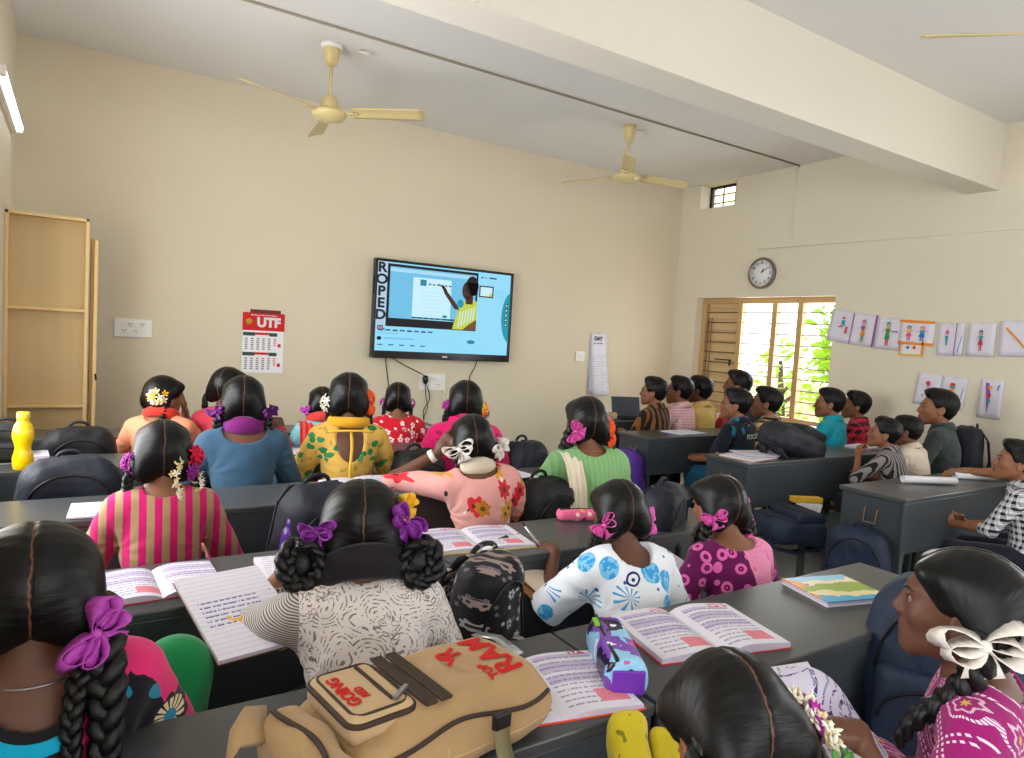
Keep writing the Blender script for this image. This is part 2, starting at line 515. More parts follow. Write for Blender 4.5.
def tree(label, x, y, h, r, n, seed):
    R = random.Random(seed)
    t = thing('tree', label, 'tree', (x, y, -.5), group='leafy trees outside the window')
    tr = MB(); tr.tube([(0, 0, 0), (.05, .02, h * .35), (0, .08, h * .8)], [.09, .07, .03], 8)
    for k in range(7):
        a = R.uniform(0, 6.28); z = h * R.uniform(.2, .6)
        tr.tube([(0, 0, z), (cos(a) * r * .5, sin(a) * r * .5, z + r * .5)], [.035, .012], 6)
    tr.build('trunk', M['bark'], t)
    m = MB()
    for k in range(n):
        d = Vector((R.gauss(0, 1), R.gauss(0, 1), R.gauss(0, 1))).normalized() * r * R.uniform(.3, 1) ** .6
        p = Vector((0, 0, h * .62)) + Vector((d.x, d.y, d.z * h / r * .42))
        A = Euler((R.uniform(-1, 1), R.uniform(-1, 1), R.uniform(0, 6.28))).to_matrix()
        L = R.uniform(.10, .17)
        m.add([p + A @ Vector(q) * L for q in ((0, 0, 0), (.28, .35, .06), (.22, .75, .05), (0, 1.1, -.08), (-.22, .75, .05), (-.28, .35, .06))], [(0, 1, 2, 3), (0, 3, 4, 5)])
    m.build('foliage', M['leaf'], t, fix=False)
tree('leafy tree outside seen through the right panes of the barred window', 7.6, 4.62, 3.0, .40, 700, 1)
tree('leafy tree outside seen through the middle panes of the barred window', 9.2, 6.6, 2.2, .5, 200, 2)
tree('leafy tree farther left outside beyond the barred window', 11.8, 10.6, 2.2, .6, 200, 3)

# --- conduits and wires along ceiling and wall
o = MB().tube([(XL, 4.05, ZC - .008), (XR - .02, 4.05, ZC - .008)], .008, 8).build('ceiling_conduit', M['conduit'])
tag(o, 'thin brown wiring conduit running across the ceiling', 'conduit')
o = MB().bx(XR - .014, XR, 4.075, 4.10, 2.49, ZC).bx(XR - .02, XR, 4.06, 4.11, ZC - .03, ZC).bx(XR - .02, XR, 4.06, 4.10, 2.47, 2.50).build('wall_conduit', M['wall_side'], bevel=.002)
tag(o, 'cream vertical wiring conduit on right wall above the clock', 'conduit')
o = MB().tube([(XR - .004, 4.45, 2.385), (XR - .004, 2.0, 2.365)], .004, 6).build('wall_wire', M['wall_side'])
tag(o, 'thin cream wire running along the right wall toward the clock', 'wire')

# --- ceiling fans
def fan(label, x, y, drop, az, canopy):
    t = thing('ceiling_fan', label, 'ceiling fan', (x, y, ZC), group='cream ceiling fans')
    MB().lathe([(.012, -.13), (.035, -.12), (.055, -.03), (.058, 0)], n=24).build('canopy', M['cream_metal'], t)
    if canopy: MB().lathe([(.062, -.028), (.07, -.014), (.066, 0)], n=24).build('ceiling_rose', M['white_plastic'], t)
    MB().tube([(0, 0, -.1), (0, 0, -drop + .05)], .011, 12).build('downrod', M['cream_metal'], t)
    z = -drop
    MB().lathe([(.018, .115), (.040, .10), (.055, .055), (.066, .012), (.066, .0)], (0, 0, z), 28).build('motor_cover', M['cream_metal'], t)
    MB().lathe([(.03, -.05), (.08, -.035), (.105, -.012), (.108, .002), (.10, .014), (.05, .02)], (0, 0, z), 32).build('motor_housing', M['cream_metal'], t)
    for k in range(3):
        a = radians(az + 120 * k)
        m = MB()
        def fn(u, v, a=a):
            r = .15 + .45 * u
            w = (.040 + .014 * u) * (1 if u < .97 else .8)
            q = Vector((r, (v - .5) * 2 * w, .012 - (v - .5) * .035 + .006 * sin(v * pi)))
            return (cos(a) * q.x - sin(a) * q.y, sin(a) * q.x + cos(a) * q.y, q.z + z - .005)
        m.grid(fn, 10, 6)
        b = m.build('blade', M['cream_metal'], t, solid=.004)
        MB().box((cos(a) * .13, sin(a) * .13, z), (.10, .035, .006), Matrix.Rotation(a, 3, 'Z')).build('blade_arm', M['cream_metal'], b)
fan('cream three-blade ceiling fan on the left, above the cabinet and calendar', 1.31, 4.33, .42, 82, True)
fan('cream three-blade ceiling fan near the right wall ventilator', 3.72, 4.27, .40, -10, False)
fan('cream ceiling fan mostly out of view at the upper right, one blade showing', 3.22, 1.09, .47, 136, False)
m = MB(); m.tube([(cos(a) * .04, sin(a) * .04, -.02 + .012 * sin(a)) for a in np.linspace(0, 6.3, 24)], .006, 6).tube([(0, .04, -.015), (0, .05, 0)], .003, 6)
tag(m.build('cable_coil', M['white_cable'], loc=(1.5, 4.27, ZC)), 'small white coil of cable hanging beside the left fan', 'cable')
m = MB(); m.tube([(cos(a) * .06 + .04, sin(a) * .05, -.012 + .01 * sin(a)) for a in np.linspace(0, 6.3, 24)], .004, 6)
tag(m.build('cable_coil', M['white_cable'], loc=(3.75, 4.25, ZC)), 'thin white loop of cable at the mount of the right fan', 'cable')

# --- tube light on the left wall
t = thing('tube_light', 'lit white tube light fixed high on the left wall', 'light', (XL, 4.55, 2.46))
MB().bx(0, .03, -.62, .62, -.03, .03).build('batten', M['white_plastic'], t, bevel=.004)
MB().tube([(.045, -.59, .0), (.045, .59, .0)], .016, 12).build('tube', glow('tube_glow', (240, 246, 255), 9), t)
for s in (-1, 1): MB().bx(.02, .06, s * .6 - .015, s * .6 + .015, -.025, .025).build('end_cap', M['white_plastic'], t, bevel=.003)

# --- open wooden cabinet and the board beside it
t = thing('cabinet', 'tall open pale wooden cabinet with bare shelves in the left corner', 'cabinet', (-.142, 4.93, 0))
w, d, h, k = .385, .30, 1.935, .018
MB().bx(-w / 2, w / 2, -d / 2 + .07, -d / 2 + .08, 0, h).build('back_panel', M['ply'], t)
for s in (-1, 1): MB().bx(s * w / 2 - k / 2, s * w / 2 + k / 2, -d / 2, d / 2, 0, h).build('side_panel', M['pine'], t, bevel=.002)
MB().bx(-w / 2 - k / 2, w / 2 + k / 2, -d / 2, d / 2, h - k, h).build('top_panel', M['pine'], t, bevel=.002)
for z in (.30, .83, 1.395): MB().bx(-w / 2 + k / 2, w / 2 - k / 2, -d / 2 + .005, -d / 2 + .07, z - k / 2, z + k / 2).build('shelf', M['pine'], t, bevel=.002)
t = thing('timber_board', 'narrow pale timber board standing upright against the right side of the cabinet', 'board', (.083, 5.0, 0))
MB().bx(-.012, .004, -.13, .13, 0, 1.84).build('plank', M['pine'], t, bevel=.002)
MB().bx(.004, .024, -.16, -.11, 0, 1.82).build('batten', M['pine'], t, bevel=.002)
MB().tube([(.02, -.165, 1.02), (.024, -.165, .98)], .006, 6).build('latch', M['black_iron'], t)

# --- switchboards and wall plates
def switchboard(label, x, z, w, h, cols, plug=False):
    t = thing('switchboard', label, 'switchboard', (x, YF, z), group=None)
    MB().bx(-w / 2, w / 2, -.016, 0, -h / 2, h / 2).build('plate', M['white_plastic'], t, bevel=.005)
    nx, nz = cols
    for i in range(nx):
        for j in range(nz):
            cx = -w / 2 + w * (.18 + .64 * (i + .5) / nx); cz = -h / 2 + h * (.14 + .72 * (j + .5) / nz)
            sw, sh = w * .62 / nx * .45, h * .7 / nz * .42
            MB().bx(cx - sw, cx + sw, -.022, -.014, cz - sh, cz + sh).build('switch', M['white_plastic'], t, bevel=.002)
            if (i + j) % 2 == 0:
                q = MB()
                for a, b in ((-.5, .3), (.5, .3), (0, -.4)): q.ball((cx + a * sw, -.022, cz + b * sh), (.004, .002, .004), 8)
                q.build('socket_hole', M['black_plastic'], t)
    return t
switchboard('white switchboard beside the open wooden cabinet', .34, 1.295, .235, .13, (4, 2))
switchboard('white switchboard with a black plug, below the television', 2.685, .945, .25, .15, (3, 2))
switchboard('small white switch plate left of the DAY chart', 4.33, 1.23, .11, .10, (1, 1))

def cable(label, pts, r=.005, mat='black_cable'):
    P = [Vector(p) for p in pts]
    out = []
    for i in range(len(P) - 1):
        p0, p1, p2, p3 = P[max(i - 1, 0)], P[i], P[i + 1], P[min(i + 2, len(P) - 1)]
        for k in range(8):
            u = k / 8
            out.append(.5 * ((2 * p1) + (p2 - p0) * u + (2 * p0 - 5 * p1 + 4 * p2 - p3) * u * u + (-p0 + 3 * p1 - 3 * p2 + p3) * u ** 3))
    out.append(P[-1])
    return tag(MB().tube(out, r, 6).build('cable', M[mat]), label, 'cable')
cable('black cable hanging from the left underside of the television', [(2.22, 5.47, 1.16), (2.24, 5.485, 1.06), (2.27, 5.49, .9), (2.28, 5.49, .8)], .004)
t_plug = thing('power_cord', 'black power cord with plug in the switchboard under the television', 'cord', (2.6, 5.46, .97))
MB().lathe([(.012, -.04), (.024, -.02), (.026, .015), (.016, .035)], (0, 0, 0), 12).build('plug', M['black_plastic'], t_plug)
MB().tube([(-.34, .012, .19), (-.2, .03, .12), (-.06, .02, .06), (-.005, 0, .03)], .004, 6).build('upper_lead', M['black_cable'], t_plug)
MB().tube([(0, 0, -.03), (.01, .0, -.14), (.035, .0, -.24), (.005, -.0, -.33), (.0, -.01, -.5)], .004, 6).build('lower_lead', M['black_cable'], t_plug)
cable('thin black cable looping down right of the plug', [(2.62, 5.48, .93), (2.66, 5.48, .8), (2.60, 5.47, .68), (2.64, 5.46, .5), (2.75, 5.46, .45), (2.9, 5.45, .35)], .004)
cable('thin black cable hanging from right underside of the television', [(3.12, 5.47, 1.17), (3.10, 5.485, 1.08), (3.06, 5.49, 1.0), (3.06, 5.49, .85)], .004)
cable('thin white cable curving down the wall right of the plug', [(2.82, 5.49, .9), (2.80, 5.485, .8), (2.84, 5.48, .7), (2.82, 5.48, .55)], .006, 'white_cable')

# --- television
t = thing('television', 'wall-mounted black television showing a lesson video on a pale blue screen', 'television', (2.75, 5.44, 1.562))
TW, TH = 1.352, .827
M['tv_shell'] = plain('gloss_black_shell', (10, 10, 12), .18, .5, .05)
fr = MB()
SX0, SX1, SZ0, SZ1 = -TW / 2 + .022, TW / 2 - .022, -TH / 2 + .062, TH / 2 - .022
fr.bx(-TW / 2, SX0, -.03, .03, -TH / 2, TH / 2).bx(SX1, TW / 2, -.03, .03, -TH / 2, TH / 2).bx(SX0, SX1, -.03, .03, -TH / 2, SZ0).bx(SX0, SX1, -.03, .03, SZ1, TH / 2)
fr.build('bezel', M['tv_shell'], t, bevel=.004)
MB().bx(-TW / 2 + .05, TW / 2 - .05, .0, .055, -TH / 2 + .05, TH / 2 - .05).build('back_housing', M['black_plastic'], t)
MB().bx(-TW / 2 - .006, -TW / 2, -.01, .01, .12, .27).build('side_button', M['black_plastic'], t)
def em(c, k=1.4): return glow('screen_%d_%d_%d' % c, c, k)
E_ = {n: em(c) for n, c in dict(bg=(146, 218, 248), pale=(186, 232, 248), white=(200, 238, 250), video=(112, 190, 228), dark=(14, 16, 22), board=(168, 218, 242), ink=(52, 92, 120), teal=(40, 130, 150), lime=(196, 206, 70), skin=(70, 42, 32), hair=(22, 16, 18), navy=(20, 60, 120), olive=(110, 76, 40), cloth=(20, 150, 170), red=(150, 40, 60), strip=(176, 204, 226)).items()}
scr = MB().bx(SX0, SX1, -.012, -.004, SZ0, SZ1).build('screen', E_['bg'], t)
_lay = [0]
def pic(name, mat, *polys):
    """flat picture shapes on the lit screen; u,v in 0..1 from its lower left corner"""
    _lay[0] += 1
    m = MB()
    y = -.0125 - .00025 * _lay[0]
    for P in polys: m.poly([(SX0 + (SX1 - SX0) * u, y, SZ0 + (SZ1 - SZ0) * v) for u, v in P])
    return m.build(name, E_[mat], scr, fix=False)
def rc(u0, v0, u1, v1): return [(u0, v0), (u1, v0), (u1, v1), (u0, v1)]
def el(u, v, a, b, n=20, a0=0, a1=2 * pi): return [(u + a * cos(a0 + (a1 - a0) * k / n), v + b * sin(a0 + (a1 - a0) * k / n)) for k in range(n)]
pic('video_strip', 'strip', rc(.0, .3, .07, 1))
pic('video_bezel', 'dark', rc(.07, .28, .735, .985))
pic('video_picture', 'video', rc(.088, .375, .72, .955))
pic('browser_bar', 'board', rc(.088, .90, .72, .94))
pic('page', 'white', rc(.25, .38, .53, .86))
pic('page_logo', 'teal', rc(.30, .77, .345, .84))
pic('page_text', 'ink', *[rc(.36 + k * .03, .785, .38 + k * .03, .80) for k in range(6)])
pic('page_lines', 'board', *[rc(.31, .70 - k * .045, .50, .705 - k * .045) for k in range(7)])
pic('task_bar', 'navy', rc(.25, .385, .72, .405))
pic('task_icon', 'cloth', *[rc(.27 + k * .045, .388, .295 + k * .045, .402) for k in range(5)], el(.49, .43, .02, .018))
pic('sari', 'lime', [(.55, .29), (.735, .29), (.735, .64), (.66, .66), (.61, .60), (.575, .45)])
pic('hip', 'olive', [(.63, .29), (.735, .29), (.735, .42), (.68, .36)])
pic('sari_stripe', 'white', *[[(.59 + k * .022, .31 + k * .02), (.598 + k * .022, .31 + k * .02), (.612 + k * .022, .50 + k * .015), (.604 + k * .022, .50 + k * .015)] for k in range(6)])
pic('arm', 'skin', [(.46, .78), (.475, .79), (.49, .75), (.58, .58), (.60, .52), (.56, .53), (.48, .70)], [(.455, .775), (.47, .8), (.5, .74), (.48, .72)])
pic('pointer', 'dark', [(.43, .80), (.435, .81), (.465, .785), (.46, .775)])
pic('face', 'skin', el(.655, .76, .042, .11), [(.64, .70), (.70, .70), (.70, .60), (.645, .60)])
pic('hair', 'hair', el(.69, .82, .05, .12), [(.645, .86), (.735, .86), (.735, .72), (.69, .70)])
pic('towel', 'cloth', el(.605, .60, .025, .05))
pic('caption', 'ink', *[rc(.02 + k * .05, .225 + .002 * (k % 2), .055 + k * .05, .245) for k in range(8)])
pic('caption_light', 'video', *[rc(.02, .195, .16, .205), rc(.06, .135, .27, .15)])
pic('avatar', 'dark', el(.03, .14, .016, .022))
pic('control', 'ink', *[rc(.02 + k * .075, .062, .055 + k * .075, .075) for k in range(5)])
pic('button', 'teal', el(.70, .145, .032, .024))
pic('side_panel_text', 'ink', rc(.755, .93, .775, .945), rc(.79, .93, .80, .945), rc(.82, .93, .88, .95))
pic('thumbnail', 'dark', rc(.745, .70, .86, .84))
pic('thumbnail_picture', 'white', rc(.755, .715, .85, .825))
pic('thumbnail_figure', 'lime', rc(.825, .715, .848, .75))
pic('side_lines', 'video', *[rc(.875, .79 - k * .03, .985, .795 - k * .03) for k in range(4)])
pic('arc', 'cloth', [(.998, .78)] + [(1.02 - .085 * sin(a), .47 + .32 * cos(a)) for a in np.linspace(.25, 2.9, 16)] + [(.998, .16)])
pic('arc_inner', 'dark', *[rc(.962, .36 + k * .06, .985, .40 + k * .06) for k in range(5)])
pic('arc_dot', 'white', *[rc(.967, .37 + k * .06, .98, .39 + k * .06) for k in range(5)])
for i, ch in enumerate('ROPED'):
    text('screen_letter', ch, .112, E_['dark'], scr, Matrix.Translation((SX0 + .040, -.0225, SZ0 + .69 - i * .098)) @ Matrix.Rotation(pi / 2, 4, 'X') @ Matrix.Scale(1.15, 4, (1, 0, 0)), .004)
text('screen_letter', 'm.', .07, E_['red'], scr, Matrix.Translation((SX0 + .05, -.0225, SZ0 + .70 - 5 * .10)) @ Matrix.Rotation(pi / 2, 4, 'X'), .003)
MB().bx(-.025, .025, -.0315, -.03, -TH / 2 + .02, -TH / 2 + .034).build('badge', M['steel'], t)

# --- wall clock (right wall)
t = thing('clock', 'round white wall clock with grey rim above the window', 'clock', (XR, 4.365, 2.147), (0, 0, -pi / 2))
RX = Matrix.Rotation(pi / 2, 3, 'X')
M['clock_rim'] = plain('grey_rim', (128, 118, 104), .3, .5, .05, metal=.5)
M['clock_face'] = plain('white_dial', (240, 241, 242), .5, .3, .01)
M['ink'] = plain('black_ink', (22, 22, 24), .6, .3, .02)
MB().lathe([(.15, 0), (.152, .03), (.146, .045), (.134, .045), (.128, .03)], R=RX, n=48).build('rim', M['clock_rim'], t)
MB().lathe([(.13, .02), (.13, .032), (0.001, .032)], R=RX, n=48).build('dial', M['clock_face'], t)
for k in range(1, 13):
    a = pi / 2 - k * pi / 6
    text('numeral', str(k), .036, M['ink'], t, Matrix.Translation((.103 * cos(a), -.0335, .103 * sin(a))) @ Matrix.Rotation(pi / 2, 4, 'X'), .001)
for L, w, a in ((.055, .008, 55), (.09, .006, 35)):
    R = Matrix.Rotation(-radians(a), 3, 'Y')
    MB().box(R @ Vector((L / 2, -.036, 0)), (L, .002, w), R).build('clock_hand', M['ink'], t)

# --- calendar with UTF heading
t = thing('calendar', 'red and white UTF wall calendar hanging on the front wall', 'calendar', (1.222, YF - .004, 1.235), (0, 0, 0), None, 1.03)
M['paper'] = plain('white_paper', (226, 224, 228), .7, .25, .01)
M['cal_red'] = plain('calendar_red', (208, 30, 34), .6, .3, .03)
M['cal_green'] = plain('calendar_dark_green', (48, 78, 70), .6, .3, .03)
M['cal_gold'] = plain('calendar_gold', (190, 150, 40), .6, .3, .03)
cw, ch = .30, .46
def dates_mat():
    n = NT('calendar_print', .7, .25)
    x, y, z = n.xyz()
    col = n.m('MULTIPLY', n.m('ADD', x, .141), 1 / .041); ci = n.m('FLOOR', col)
    c = (242, 240, 243)
    for z0 in (ch / 2 - .165, ch / 2 - .313):
        row = n.m('MULTIPLY', n.m('SUBTRACT', z0 - .032, z), 1 / .0155)
        k = n.m('MULTIPLY', n.m('MULTIPLY', n.band(n.m('FRACT', col), .25, .72), n.band(n.m('FRACT', row), .25, .78)), n.m('MULTIPLY', n.band(row, 0, 6), n.band(col, 0, 6)))
        k = n.m('MULTIPLY', k, n.m('SUBTRACT', 1, n.m('MULTIPLY', n.gt(ci, 4.5), n.gt(row, 4))))
        k = n.m('MULTIPLY', k, n.gt(n.noise(320, 1), .42))
        c = n.mix(k, c, n.mix(n.gt(ci, 4.5), (40, 40, 60), (200, 40, 44)))
    n.color(c); return n.mat
MB().bx(-cw / 2, cw / 2, -.003, 0, -ch / 2, ch / 2 - .015).build('sheet', dates_mat(), t)
hd = MB().bx(-cw / 2 - .001, cw / 2 + .001, -.0045, -.001, ch / 2 - .145, ch / 2 - .012).build('heading', M['cal_red'], t)
R90 = Matrix.Rotation(pi / 2, 4, 'X')
text('heading_letters', 'UTF', .095, M['paper'], hd, Matrix.Translation((.035, -.005, ch / 2 - .085)) @ R90, .005)
text('heading_line', 'Monthly calendar of the teachers', .014, M['paper'], hd, Matrix.Translation((0, -.005, ch / 2 - .03)) @ R90, .0004)
MB().lathe([(.024, 0), (.024, .001), (.001, .001)], (-.105, -.0045, ch / 2 - .08), 16, RX).build('emblem', M['cal_gold'], hd)
for blk in (0, 1):
    z0 = ch / 2 - .165 - blk * .148
    for u0, u1 in ((-cw / 2 + .004, -cw / 2 + .09), (cw / 2 - .11, cw / 2 - .05)): MB().bx(u0, u1, -.0038, -.002, z0 - .02, z0 + .006).build('month_bar', M['cal_green'], t)
    MB().bx(-cw / 2 + .09, cw / 2 - .112, -.0038, -.002, z0 - .012, z0 + .006).build('month_title', M['cal_red'], t)
    MB().bx(cw / 2 - .045, cw / 2 - .022, -.0036, -.002, z0 - .1, z0 - .075).build('red_mark', M['cal_red'], t)
MB().bx(-.10, .12, -.006, -.001, ch / 2 - .015, ch / 2 + .012).build('hanger', plain('maroon_strip', (110, 40, 36), .5, .3), t, bevel=.002)

# --- DAY chart
t = thing('wall_chart', 'white hanging paper chart headed DAY on the front wall', 'chart', (4.565, YF - .008, 1.155), (0, radians(-1), 0))
def sheet(mb, w, h, curl, y0=0, x0=0, z0=0, tilt=0):
    def fn(u, v):
        return (x0 + (u - .5) * w + tilt * (1 - v), y0 - curl * (1 - v) ** 2 * (.4 + .6 * u) - .002, z0 + (v - .5) * h)
    return mb.grid(fn, 4, 12)
def chart_mat():
    n = NT('printed_chart', .7, .25)
    x, y, z = n.xyz()
    g = n.m('MAXIMUM', n.lt(n.m('FRACT', n.m('MULTIPLY', z, 42)), .25), n.lt(n.m('FRACT', n.m('MULTIPLY', x, 18)), .05))
    g = n.m('MULTIPLY', g, n.m('MULTIPLY', n.lt(z, .1), n.gt(n.noise(25, 2), .42)))
    n.color(n.mix(n.m('MULTIPLY', g, .35), (236, 234, 246), (120, 118, 150)))
    return n.mat
sheet(MB(), .19, .58, .03, .003, -.015, -.01, 0).build('under_sheet', plain('lavender_paper', (206, 204, 226), .7, .25, .02), t, solid=.001)
sheet(MB(), .20, .64, .05, 0, 0, 0, .035).build('front_sheet', chart_mat(), t, solid=.001)
text('chart_letters', 'DAY', .052, M['ink'], t, Matrix.Translation((-.01, -.006, .265)) @ R90, .003)
text('chart_line', 'DAY TIME TABLE', .016, M['ink'], t, Matrix.Translation((-.01, -.006, .215)) @ R90, .0003)
MB().ball((0, -.006, .33), (.006, .004, .008), 8).build('nail', M['steel'], t)

# --- children's drawings pinned to the right wall
DC = {k: plain('crayon_' + k, c, .8, .2, .08, 90) for k, c in dict(red=(214, 50, 60), blue=(50, 110, 190), green=(60, 150, 80), orange=(236, 150, 60), pink=(226, 90, 150), yellow=(236, 200, 80), teal=(50, 160, 170), brown=(140, 90, 60), black=(50, 46, 60), purple=(150, 90, 160), skin=(220, 170, 140)).items()}
DP = [plain('drawing_paper_' + str(i), c, .75, .2, .02) for i, c in enumerate([(226, 222, 234), (232, 228, 236), (236, 234, 240), (240, 232, 226)])]
def drawing(label, y, z, w, h, rot, marks, paper=0, border=None):
    # local x runs toward smaller world y (to the right as seen), local y out of the wall
    t = thing('drawing', label, 'drawing', (XR - .006, y, z), (0, radians(rot), -pi / 2), group="children's drawings on the right wall")
    m = MB()
    m.grid(lambda u, v: ((u - .5) * w, -.004 - .010 * abs(u - .5) * (1 - v), (v - .5) * h), 6, 6)
    m.build('paper_sheet', DP[paper], t, solid=.0012)
    if border:
        q = -.0135
        for bb in ([(-w / 2, w / 2, q, q + .002, h / 2 - .022, h / 2), (-w / 2, w / 2, q, q + .002, -h / 2, -h / 2 + .022)] if border[1] == 'h' else [(w / 2 - .016, w / 2, q, q + .002, -h / 2, h / 2), (-w / 2, -w / 2 + .006, q, q + .002, -h / 2, h / 2)]):
            MB().bx(*bb).build('border', DC[border[0]], t)
    for i, (kind, c, a) in enumerate(marks):
        m = MB(); yy = -.0145 - .0004 * i
        if kind == 'e': m.prism([(a[0] * w + a[2] * w * cos(k / 14 * 2 * pi), yy, a[1] * h + a[3] * h * sin(k / 14 * 2 * pi)) for k in range(14)], (0, .001, 0))
        else: m.prism([(p[0] * w, yy, p[1] * h) for p in a], (0, .001, 0))
        m.build('drawn_shape', DC[c], t)
    MB().ball((0, -.008, h / 2 - .008), (.004, .004, .004), 8).build('pin', M['steel'], t)
def girl(x, y, s, hair, top, skirt, legs):
    return [('p', legs, [(x - .05 * s, y - .42 * s), (x - .02 * s, y - .42 * s), (x - .01 * s, y - .1 * s), (x - .06 * s, y - .1 * s)]), ('p', legs, [(x + .03 * s, y - .42 * s), (x + .06 * s, y - .42 * s), (x + .06 * s, y - .1 * s), (x + .01 * s, y - .1 * s)]),
            ('p', skirt, [(x - .11 * s, y - .2 * s), (x + .11 * s, y - .2 * s), (x + .05 * s, y + .02 * s), (x - .05 * s, y + .02 * s)]), ('p', top, [(x - .06 * s, y - .02 * s), (x + .06 * s, y - .02 * s), (x + .09 * s, y + .14 * s), (x - .09 * s, y + .14 * s)]),
            ('p', 'skin', [(x - .2 * s, y + .02 * s), (x - .19 * s, y + .05 * s), (x - .07 * s, y + .14 * s), (x - .07 * s, y + .10 * s)]), ('p', 'skin', [(x + .2 * s, y + .02 * s), (x + .19 * s, y + .05 * s), (x + .07 * s, y + .14 * s), (x + .07 * s, y + .10 * s)]),
            ('e', hair, (x, y + .25 * s, .085 * s, .10 * s)), ('e', 'skin', (x, y + .225 * s, .06 * s, .07 * s))]
drawing('drawing of a running figure in blue, first of the upper row by the window', 3.50, 1.652, .225, .28, 9, [('p', 'teal', [(.0, .05), (.15, .02), (.1, .2), (-.02, .18)]), ('e', 'red', (.05, .26, .05, .04)), ('p', 'red', [(-.15, -.05), (-.02, .03), (.1, .0), (.0, -.03)]), ('p', 'red', [(.2, -.2), (.27, -.2), (.27, .02), (.2, .02)])])
drawing('drawing of a multicoloured standing figure with orange top border, second of the upper row', 3.30, 1.625, .215, .27, 6, girl(0, 0, .9, 'purple', 'purple', 'orange', 'green'), 0, ('purple', 'v'))
drawing('drawing of a figure in a green dress with red boots, third of the upper row', 3.09, 1.60, .205, .26, 3, girl(0, .02, 1, 'green', 'green', 'green', 'red') + [('p', 'black', [(.2, .06), (.42, .05), (.42, .08), (.2, .09)])], 0)
drawing('small orange edged drawing half hidden below the landscape drawing', 2.89, 1.487, .185, .125, 0, [('e', 'blue', (-.15, .05, .06, .1)), ('e', 'red', (.12, .05, .06, .1)), ('p', 'yellow', [(-.48, -.48), (.48, -.48), (.48, -.36), (-.48, -.36)])], 3, ('orange', 'v'))
drawing('landscape drawing of two children between orange borders, on the right wall', 2.865, 1.612, .27, .195, 2, girl(-.2, 0, .8, 'blue', 'yellow', 'pink', 'pink') + girl(.18, 0, .8, 'pink', 'teal', 'blue', 'blue'), 1, ('orange', 'h'))
drawing('folded sheet with crayons drawn at its left, right of landscape drawing', 2.61, 1.57, .185, .25, 0, [('p', 'pink', [(-.2, .2), (-.13, .3), (-.05, .2), (-.12, .12)]), ('p', 'teal', [(-.2, .1), (-.08, .1), (-.1, -.2), (-.14, -.2)]), ('p', 'purple', [(.17, -.5), (.2, -.5), (.24, .5), (.21, .5)]), ('p', 'blue', [(.3, -.4), (.32, -.4), (.46, .1), (.44, .1)])], 0)
drawing('drawing of a boy in red trousers, second from right in the upper row', 2.40, 1.575, .185, .25, 0, girl(0, 0, .8, 'black', 'teal', 'red', 'red'), 0, None)
drawing('drawing of one long pencil at the right end of the upper row', 2.185, 1.59, .20, .255, -1, [('p', 'orange', [(-.3, .28), (-.26, .32), (.32, -.2), (.28, -.24)]), ('p', 'green', [(.28, -.24), (.32, -.2), (.38, -.27)])], 0)
drawing('drawing of a red flower at the left of the lower row', 2.74, 1.172, .18, .25, 5, [('e', 'red', (0, .2, .09, .07)), ('e', 'pink', (.05, .15, .05, .04)), ('p', 'green', [(-.01, .0), (.01, .0), (.03, .15), (.01, .15)]), ('e', 'green', (-.15, -.2, .03, .03))], 0)
drawing('tilted drawing of an ice cream cone, middle of the lower row', 2.56, 1.165, .18, .245, 6, [('p', 'orange', [(-.12, .15), (.08, .15), (-.02, -.2)]), ('e', 'red', (-.02, .25, .1, .06)), ('e', 'teal', (-.02, .18, .1, .05)), ('p', 'blue', [(.35, -.3), (.37, -.3), (.42, .2), (.4, .2)])], 0)
drawing('drawing of a tall column of small figures, right end of the lower row', 2.30, 1.144, .15, .28, 1, [('p', 'purple', [(-.25, .42), (-.1, .42), (.0, .1), (-.08, -.4)]), ('e', 'orange', (-.05, .3, .08, .05)), ('e', 'red', (-.05, .1, .08, .05)), ('e', 'teal', (-.04, -.05, .07, .05)), ('p', 'blue', [(.25, .25), (.32, .4), (.36, .38), (.3, .24)])], 0)
# ================================================================== people
def skin_mat(name, c, c2):
    n = NT(name, .5, .4)
    col = n.mix(n.noise(9, 3), c, c2)
    col = n.mix(n.attr('lip'), col, tuple(int(k * f) for k, f in zip(c, (.80, .58, .60))))
    n.color(col)
    n.b.inputs['Subsurface Weight'].default_value = .08
    n.b.inputs['Subsurface Radius'].default_value = (.012, .005, .003)
    n.bump(n.noise(220, 2), .06, .002)
    return n.mat
SKIN = [skin_mat('brown_skin', (136, 88, 62), (124, 79, 55)), skin_mat('deep_brown_skin', (104, 66, 48), (94, 58, 42)), skin_mat('warm_brown_skin', (148, 98, 70), (136, 88, 62))]
def hair_mat(name, boy=False):
    n = NT(name, .45 if boy else .36, .25)
    x, y, z = n.xyz()
    if boy:
        st = n.noise(1, 3, n.scale(n.P, (260, 90, 120)))
    else:
        th = n.m('ARCTAN2', n.m('ADD', z, .03), n.m('ADD', y, .03))
        st = n.noise(1, 3, n.vec(n.m('MULTIPLY', th, 46), n.m('MULTIPLY', n.m('ABSOLUTE', x), 14), n.m('MULTIPLY', n.m('SIGN', x), 5)))
    base = n.mix(st, (5, 5, 5), (17, 15, 14))
    if not boy:
        wv = n.noise(60, 2)
        part = n.lt(n.m('ABSOLUTE', n.m('ADD', x, n.m('MULTIPLY', n.m('SUBTRACT', wv, .5), .010))), n.m('MULTIPLY', n.noise(140, 2), .0027))
        part = n.m('MULTIPLY', part, n.gt(z, -.062))
        base = n.mix(n.m('MULTIPLY', part, .9), base, (104, 68, 48))
    n.color(base)
    n.bump(st, .22 if not boy else .5, .003)
    return n.mat
HAIR_G, HAIR_B = hair_mat('parted_black_hair'), hair_mat('short_black_hair', True)
